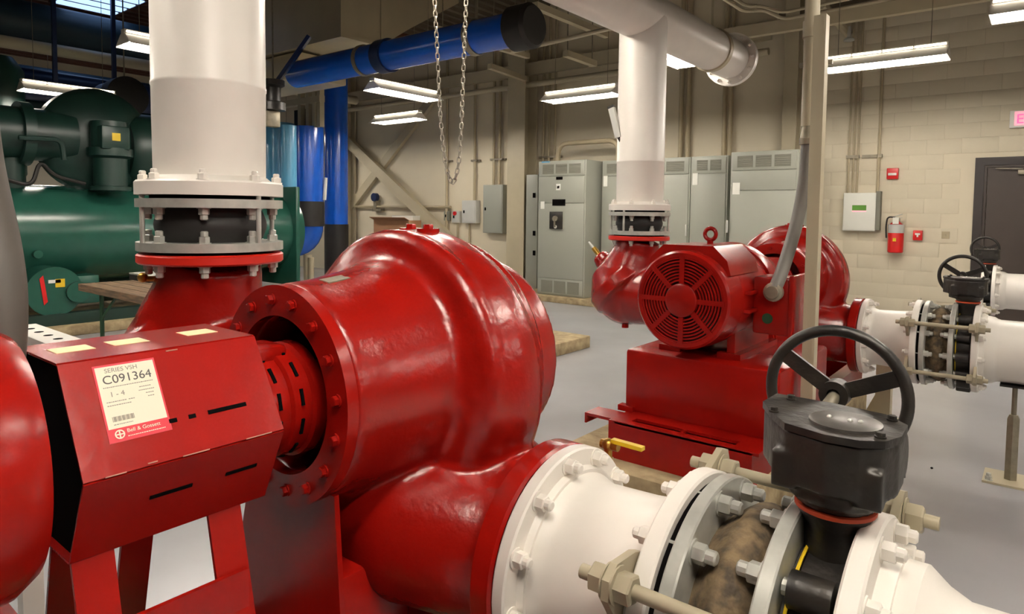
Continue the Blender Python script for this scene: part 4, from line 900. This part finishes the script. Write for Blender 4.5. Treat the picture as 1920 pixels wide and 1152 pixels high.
# overhead teal and navy pipes behind the chiller
for (x_, z_, r_, m_, lab) in ((-13.4, 4.62, .34, TEAL, 'dark teal overhead pipe above the beige pipe at the left'), (-13.5, 3.62, .26, BLUEN, 'navy overhead pipe below the beige pipe at the left'), (-14.1, 3.36, .30, TEAL, 'dark teal overhead pipe lowest of the left stack'), (-16.2, 4.1, .3, TEAL, 'dark teal overhead pipe furthest back at the left')):
    solo('overhead_pipe', MB().cyl((x_, -1, z_), (x_, 7.7, z_), r_, n=32), m_, lab, 'pipe', 'overhead pipes behind the chiller')
solo('overhead_pipe', MB().cyl((-13.0, -1, 4.15), (-13.0, 10.2, 4.17), .10, n=20), BEIGE, 'thin beige overhead pipe running above the chiller', 'pipe', 'overhead pipes behind the chiller')
q = onX(243, 180, -12.1)
t = thing('capped_pipe_stub', 'navy pipe stub with black round end right of the compressor', 'pipe', (-12.5, q.y, q.z - .33))
part('black_end', MB().lathe((-12.5, q.y, q.z), (1, 0, 0), [(0, .25), (.05, .33), (.35, .33), (.4, .25)], 32), RUBBER, t)
part('pipe_run', MB().cyl((-12.95, q.y, q.z), (-12.5, q.y, q.z), .30, n=32), BLUEN, t)
part('hanger_rod', MB().cyl((-12.3, q.y, q.z + .33), (-12.3, q.y, 5.262), .012, n=6), GALV, t)
for (px, lab) in ((278, 'dark blue hanging strut just left of the near white riser'), (95, 'dark blue hanging strut above the compressor'), (205, 'dark blue hanging strut between two overhead pipes')):
    q = onX(px, 150, -12.9); solo('hanging_strut', MB().boxp((-12.72, q.y - .03, 3.2), (-12.66, q.y + .03, 5.26)), BLUEN, lab, 'strut')
# ================================================================== BLUE PIPES
def bpipe(pxl, pxr, yy, m_, label, z0, z1, bands, grp='blue vertical pipes'):
    a, b = onY(pxl, 330, yy), onY(pxr, 330, yy); dirr = V((math.cos(YAW), math.sin(YAW), 0))
    D = (RC @ (onY((pxl + pxr) / 2, 330, yy) - V((0, 0, CAMH)))).z
    R_ = (pxr - pxl) / 2 / FPX * D; c = onY((pxl + pxr) / 2, 330, yy)
    t = thing('insulated_pipe', label, 'pipe', (c.x, c.y, z0), grp)
    part('pipe_run', MB().cyl((c.x, c.y, z0), (c.x, c.y, z1), R_, n=40), m_, t)
    for (za_, zb_) in bands: part('black_sleeve', MB().cyl((c.x, c.y, za_), (c.x, c.y, zb_), R_ * 1.03, n=40), RUBBER, t)
    return c, R_
Yb = 8.6
zq = lambda py, yy=Yb: onY(600, py, yy).z
c1_, r1_ = bpipe(609, 652, Yb + .15, BLUE, 'tall deep blue insulated pipe nearest the crossed braces', 0, 5.0, [(0, zq(420))])
c2_, r2_ = bpipe(546, 606, Yb - .9, BLUE, 'bright blue insulated pipe with black sleeve in the middle of the blue group', zq(425, Yb - .9), zq(236, Yb - .9), [(zq(425, Yb - .9), zq(378, Yb - .9))])
c3_, r3_ = bpipe(498, 552, Yb - 1.0, BLUEL, 'light blue insulated pipe right beside the near white riser', .9, zq(222, Yb - 1.0), [])
c4_, r4_ = bpipe(527, 556, Yb - 1.5, BLUEL, 'slim light blue pipe in front of the bright blue pipe', 0, zq(228, Yb - 1.5), [(0, zq(376, Yb - 1.5))])
t = thing('insulated_pipe', 'blue pipe elbow with black end turning left under the black sleeve', 'pipe', V((c2_.x, c2_.y, zq(470, Yb - .9))))
zel = zq(455, Yb - .9)
part('elbow', MB().tube(bend([V((c2_.x, c2_.y, zq(425, Yb - .9) + .01)), V((c2_.x, c2_.y, zel)), V((c2_.x - .36, c2_.y - .60, zel))], .34, 8), r2_ * .97, 32), BLUE, t)
part('black_end', MB().cyl((c2_.x - .34, c2_.y - .57, zel), (c2_.x - .46, c2_.y - .77, zel), r2_ * 1.05, n=32), RUBBER, t)
part('stand_leg', MB().cyl((c2_.x, c2_.y, 0), (c2_.x, c2_.y, zel - r2_ * .8), .08, n=12), BEIGE, t)
# pipe-rack steel over the blue pipes
t = thing('support_frame', 'beige welded support frame above the bright blue pipe', 'frame', (c2_.x, c2_.y, zq(236)))
zt_ = zq(155, Yb - .9)
for px in (565, 580, 592, 601):
    q = onY(px, 200, Yb - .9); part('upright', MB().boxp((q.x - .05, q.y - .05, zq(238, Yb - .9)), (q.x + .05, q.y + .05, zt_)), BEIGE, t)
qa, qb = onY(530, 197, Yb - .9), onY(604, 197, Yb - .9); part('cross_bar', MB().boxp((qa.x, qa.y - .06, qa.z - .06), (qb.x, qa.y + .06, qa.z + .06)), BEIGE, t)
qa, qb = onY(545, 220, Yb - .9), onY(592, 220, Yb - .9); part('dark_plate', MB().boxp((qa.x, qa.y + .08, zq(238, Yb - .9)), (qb.x, qa.y + .1, zq(198, Yb - .9))), RUBBER, t)
q0, q1 = onD(512, 165, 9.0), onD(580, 68, 9.0)
t = thing('valve_lever', 'long dark blue valve lever slanting up beside the near riser', 'valve', q0)
part('lever', MB().bar(q0, q1, .09, .05), BLUEN, t); part('valve_bonnet', MB().lathe(q0 + V((0, 0, -.3)), (0, 0, 1), [(0, .16), (.1, .16), (.12, .1), (.3, .1), (.33, .15), (.4, .15)], 20), BLACK, t)
part('hanger_rod', MB().cyl(q0 + V((0, 0, .09)), (q0.x, q0.y, 5.56), .012, n=6), GALV, t)
part('valve_body', MB().boxp(q0 + V((-.10, -.10, -.52)), q0 + V((.02, .10, -.3)), .02), GALV, t)
# sensor and cable on the blue pipes
q = V((c2_.x + (r2_ + .02) * .78, c2_.y + (r2_ + .02) * .626, zq(350, Yb - .9))); solo('sensor_tube', MB().cyl(q + V((0, 0, -.25)), q + V((.05, 0, .18)), .035, n=10), WHITE2, 'white sensor tube strapped to the blue pipe', 'sensor')
# horizontal blue overhead pipe
q0, q1 = onZ(600, 130, 3.5), onZ(985, 52, 3.5); yy = (q0.y + q1.y) / 2
t = thing('overhead_blue_pipe', 'bright blue overhead pipe with black end behind the chain', 'pipe', ((q0.x + q1.x) / 2, yy, 3.25))
part('pipe_run', MB().cyl((q0.x - .6, yy, 3.5), (q1.x - .08, yy, 3.5), .185, n=40), BLUE, t)
part('black_end', MB().lathe((q1.x - .16, yy, 3.5), (1, 0, 0), [(0, .2), (.03, .235), (.26, .235), (.3, .2)], 36), RUBBER, t)
xb_ = onZ(728, 108, 3.5).x; part('black_joint', MB().cyl((xb_ - .05, yy, 3.5), (xb_ + .12, yy, 3.5), .21, n=36), BLUEN, t)
xb_ = onZ(893, 70, 3.5).x; part('hanger_band', MB().ring((xb_ - .05, yy, 3.5), (xb_ + .03, yy, 3.5), .2, .18, 36).cyl((xb_, yy, 3.7), (xb_, yy, 5.56), .018, n=8), GALV, t)
xb_ = onZ(690, 115, 3.5).x; part('hanger_band', MB().ring((xb_ - .03, yy, 3.5), (xb_ + .03, yy, 3.5), .2, .18, 36), GALV, t)
# ================================================================== SHEET-METAL DUCT
ZD = 4.0
k0 = onZ(640, 66, ZD); X0, Y0 = k0.x, k0.y
Y1 = onX(716, 94, X0).y; e1 = onX(768, 54, X0); e2 = onX(860, 6, X0)
t = thing('air_duct', 'big rectangular sheet metal air duct with tapered end near the ceiling', 'duct', (X0 - 1, Y0 + .5, ZD))
prof = [(Y0, ZD), (Y1, ZD), (e1.y, e1.z), (e2.y, e2.z), (e2.y, 5.3), (Y0, 5.3)]
part('duct_shell', MB().prism([V((X0 - 2.2, y, z)) for y, z in prof], (2.2, 0, 0)), DUCT, t)
part('corner_seam', MB().boxp((X0 - .03, Y0 - .03, ZD - .03), (X0 + .03, Y0 + .03, 5.3)).boxp((X0 - .01, Y1 - .03, ZD - .02), (X0 + .025, Y1 + .03, 5.2)).boxp((X0 - .02, Y0 - .02, ZD - .025), (X0 + .025, Y1, ZD + .03)).boxp((X0 - 2.2, Y0 - .02, ZD - .025), (X0, Y0 + .02, ZD + .03)), DUCT, t)
part('hanger_rod', MB().cyl((X0 - .1, Y0 + .1, 5.3), (X0 - .1, Y0 + .1, 5.56), .01, n=6).cyl((X0 - 2.0, Y0 + .1, 5.3), (X0 - 2.0, Y0 + .1, 5.56), .01, n=6), GALV, t)
t = thing('air_duct', 'small grey duct piece below the big duct', 'duct', (X0 - 2.6, Y0 + .4, ZD - .5))
part('duct_shell', MB().boxp((X0 - 3.6, Y0 + .1, ZD - .42), (X0 - 1.2, Y0 + 1.0, ZD - .03), .02), DUCT, t)
# struts and pipes near the ceiling
def rod(a, b, r, m_, label, name='overhead_pipe', cat='pipe', grp='overhead struts and pipes', sq=False):
    solo(name, MB().bar(a, b, r * 2, r * 2) if sq else MB().cyl(a, b, r, n=10), m_, label, cat, grp)
def line(p0, p1, z): return onZ(*p0, z), onZ(*p1, z)
a, b = line((1003, 10), (1138, 66), 4.3); rod(a, b, .045, BEIGE, 'beige strut bar high between black pipe end and far riser', 'ceiling_strut', 'strut', sq=True)
a, b = line((1060, 100), (1115, 120), 3.9); rod(a, b, .045, BEIGE, 'short beige strut bar left of the far riser', 'ceiling_strut', 'strut', sq=True)
a, b = line((918, 124), (985, 148), 4.1); rod(a, b, .045, BEIGE, 'short beige strut bar above the cabinets', 'ceiling_strut', 'strut', sq=True)
a, b = line((820, 55), (990, 105), 4.0); rod(a, b, .04, BEIGE, 'beige strut bar crossing under the overhead blue pipe', 'ceiling_strut', 'strut', sq=True)
a, b = line((960, 97), (1165, 48), 3.9); rod(a, b, .03, BEIGE, 'thin beige pipe running to the far riser below the black pipe end')
for px_, z_, py_ in ((1137, 4.3, 66), (1110, 3.9, 118), (985, 4.1, 148), (1010, 4.3, 14), (925, 4.1, 126), (830, 4.0, 58), (985, 4.0, 104), (1064, 3.9, 102), (1160, 3.9, 50), (965, 3.9, 96)):
    q = onZ(px_, py_, z_); rod(q, V((q.x, q.y, 5.56)), .008, GALV, 'thin threaded hanger rod from the ceiling', 'hanger_rod', 'rod', 'hanger rods')
pts = [onZ(1330, -20, 3.9), onZ(1395, 22, 3.9), onZ(1430, 18, 3.9), onZ(1470, 36, 3.9), onZ(1700, -8, 3.9)]
solo('ceiling_conduit', MB().tube(bend(pts, .12), .02, 8), BEIGE, 'lower bent conduit near the ceiling right of the header', 'conduit', 'ceiling conduits')
pts = [onZ(1350, -20, 4.05), onZ(1400, 12, 4.05), onZ(1425, 10, 4.05), onZ(1465, 24, 4.05), onZ(1690, -22, 4.05)]
solo('ceiling_conduit', MB().tube(bend(pts, .12), .02, 8), BEIGE, 'upper bent conduit near the ceiling right of the header', 'conduit', 'ceiling conduits')
a, b = onY(1400, 60, 9.2), onY(1530, 52, 9.2)
solo('ceiling_beam', MB().bar((a.x - .3, 9.2, a.z), (2.5, 9.2, a.z), .1, .16), BEIGE, 'beige cross beam behind the header end flange', 'beam')
a, b = line((1540, 8), (1590, 62), 4.2); rod(a, b, .06, BEIGE, 'beige sprinkler branch above the right light fixture')
q = onZ(1592, 70, 4.05); solo('sprinkler_head', MB().lathe(q, (0, 0, -1), [(-.15, .02), (0, .03), (.03, .07), (.05, .07)], 14), GREYP, 'small grey sprinkler head above the right light fixture', 'sprinkler')
# ================================================================== HOIST CHAIN
def link_mesh():
    b = MB(); n, mm = 20, 6; P_ = []
    for i in range(n):
        a = 2 * PI * i / n; cx, cz = math.cos(a), math.sin(a)
        c = V((.0115 * cx, 0, .0115 * cz + (.0095 if cz >= 0 else -.0095))); d = V((cx, 0, cz))
        for j in range(mm):
            q = 2 * PI * j / mm; P_.append(c + d * (.0042 * math.cos(q)) + V((0, .0042 * math.sin(q), 0)))
    b.add(P_, [(i * mm + j, ((i + 1) % n) * mm + j, ((i + 1) % n) * mm + (j + 1) % mm, i * mm + (j + 1) % mm) for i in range(n) for j in range(mm)])
    return b.data('chain_link', CHAINM)
LM = link_mesh(); DCH = 4.4
ch = [(812, -130), (815, 0), (820, 100), (825, 210), (832, 285), (840, 325), (848, 342), (856, 326), (862, 285), (866, 210), (870, 100), (874, 0), (877, -130)]
w0 = [onD(x_, y_, DCH) for x_, y_ in ch]; sm = []
for i in range(len(w0) - 1):
    p_, a_, b_, q_ = w0[max(i - 1, 0)], w0[i], w0[i + 1], w0[min(i + 2, len(w0) - 1)]
    for k in range(20):
        u = k / 20; sm.append(.5 * ((2 * a_) + (b_ - p_) * u + (2 * p_ - 5 * a_ + 4 * b_ - q_) * u * u + (3 * a_ - p_ - 3 * b_ + q_) * u ** 3))
top = (w0[0] + w0[-1]) / 2
t = thing('hoist_chain', 'hanging loop of steel hoist chain above the near pump', 'chain', V((top.x, top.y, w0[6].z)))
acc = 0; last = sm[0]; idx = 0; pitch = .031
for p_ in sm[1:]:
    acc += (p_ - last).length
    if acc >= pitch:
        d_ = (p_ - last).normalized() if (p_ - last).length > 0 else V((0, 0, 1))
        put('chain_link', LM, t, p_, d_, (0.4 if idx % 2 else 0.4 + PI / 2)); idx += 1; acc = 0
    last = p_
t = thing('chain_hoist', 'chain hoist body above the picture holding the chain loop', 'hoist', V((top.x, top.y, w0[0].z)))
part('body', MB().boxp(V((top.x - .12, top.y - .1, w0[0].z)), V((top.x + .12, top.y + .1, w0[0].z + .28)), .02), YEL, t)
part('hook_rod', MB().cyl((top.x, top.y, w0[0].z + .28), (top.x, top.y, 5.56), .015, n=8), GALV, t)
# ================================================================== TABLE AND SMALL THINGS AT THE LEFT
ZT = .78
p0, p1 = onZ(148, 532, ZT), onZ(292, 578, ZT)
x0, x1, y0 = p0.x, p0.x + 1.83, p0.y
t = thing('folding_table', 'worn brown folding table with green legs beside the chiller', 'table', ((x0 + x1) / 2, y0 + .38, 0))
part('table_top', MB().boxp((x0, y0, ZT - .03), (x1, y0 + .76, ZT), .006), WOOD, t)
part('edge_strip', MB().boxp((x0, y0 - .006, ZT - .07), (x1, y0, ZT - .002)).boxp((x0 - .006, y0, ZT - .07), (x0, y0 + .76, ZT - .002)), WOOD, t)
for k in range(4): part('top_plank_groove', MB().boxp((x0 + .02, y0 + .14 + k * .15, ZT + .0002), (x1 - .02, y0 + .146 + k * .15, ZT + .001)), DARK, t)
for (lx, ly) in ((x0 + .35, y0 + .08), (x0 + .35, y0 + .68), (x1 - .3, y0 + .08), (x1 - .3, y0 + .68)): part('leg', MB().cyl((lx, ly, 0), (lx, ly, ZT - .03), .02, n=12), TABG, t)
part('brace', MB().bar((x0 + .35, y0 + .08, .45), (x0 + .75, y0 + .08, ZT - .05), .015, .02), TABG, t)
q = onZ(285, 525, ZT); t = thing('flat_box', 'black flat box with white lid on the folding table', 'box', (q.x, q.y, ZT))
part('case', MB().boxp((q.x - .2, q.y - .15, ZT), (q.x + .3, q.y + .12, ZT + .06)), RUBBER, t); part('lid', MB().boxp((q.x - .2, q.y - .15, ZT + .06), (q.x + .3, q.y + .12, ZT + .075)), GREYP, t)
# concrete block on the floor between the pumps
a, b = onZ(1107, 652, 0), onZ(1045, 670, 0)
solo('concrete_pad', MB().boxp((a.x - .8, b.y - .8, 0), (a.x, a.y, .14), .015), CONC, 'low concrete pad corner on the floor between the two pumps', 'pad')
for px in (545, 583):
    q = onZ(px, 525, .22); solo('bollard', MB().cyl((q.x, q.y, 0), (q.x, q.y, onX(px, 483, q.x).z), .06, n=16), BEIGE, 'beige floor bollard below the blue elbow, %s one' % ('left' if px == 545 else 'right'), 'bollard')
solo('floor_speck', MB().sphere(onZ(1747, 878, .006), .008, 8, 6, (1, 1.4, .7)), DARK, 'small dark speck lying on the floor right of the gear box', 'debris')

q = onZ(1655, 792, 0)
t = thing('suction_support', 'beige gusseted floor support under the far pump suction flange', 'support', (q.x, q.y, 0))
part('foot_plate', MB().boxp((q.x - .14, q.y - .14, 0), (q.x + .14, q.y + .14, .014)), BEIGE, t)
part('post', MB().boxp((q.x - .05, q.y - .05, .014), (q.x + .05, q.y + .05, .50)), BEIGE, t)
part('gusset', MB().prism([V((q.x - .05, q.y, .014)), V((q.x - .14, q.y, .014)), V((q.x - .05, q.y, .22))], (0, .012, 0)), BEIGE, t)
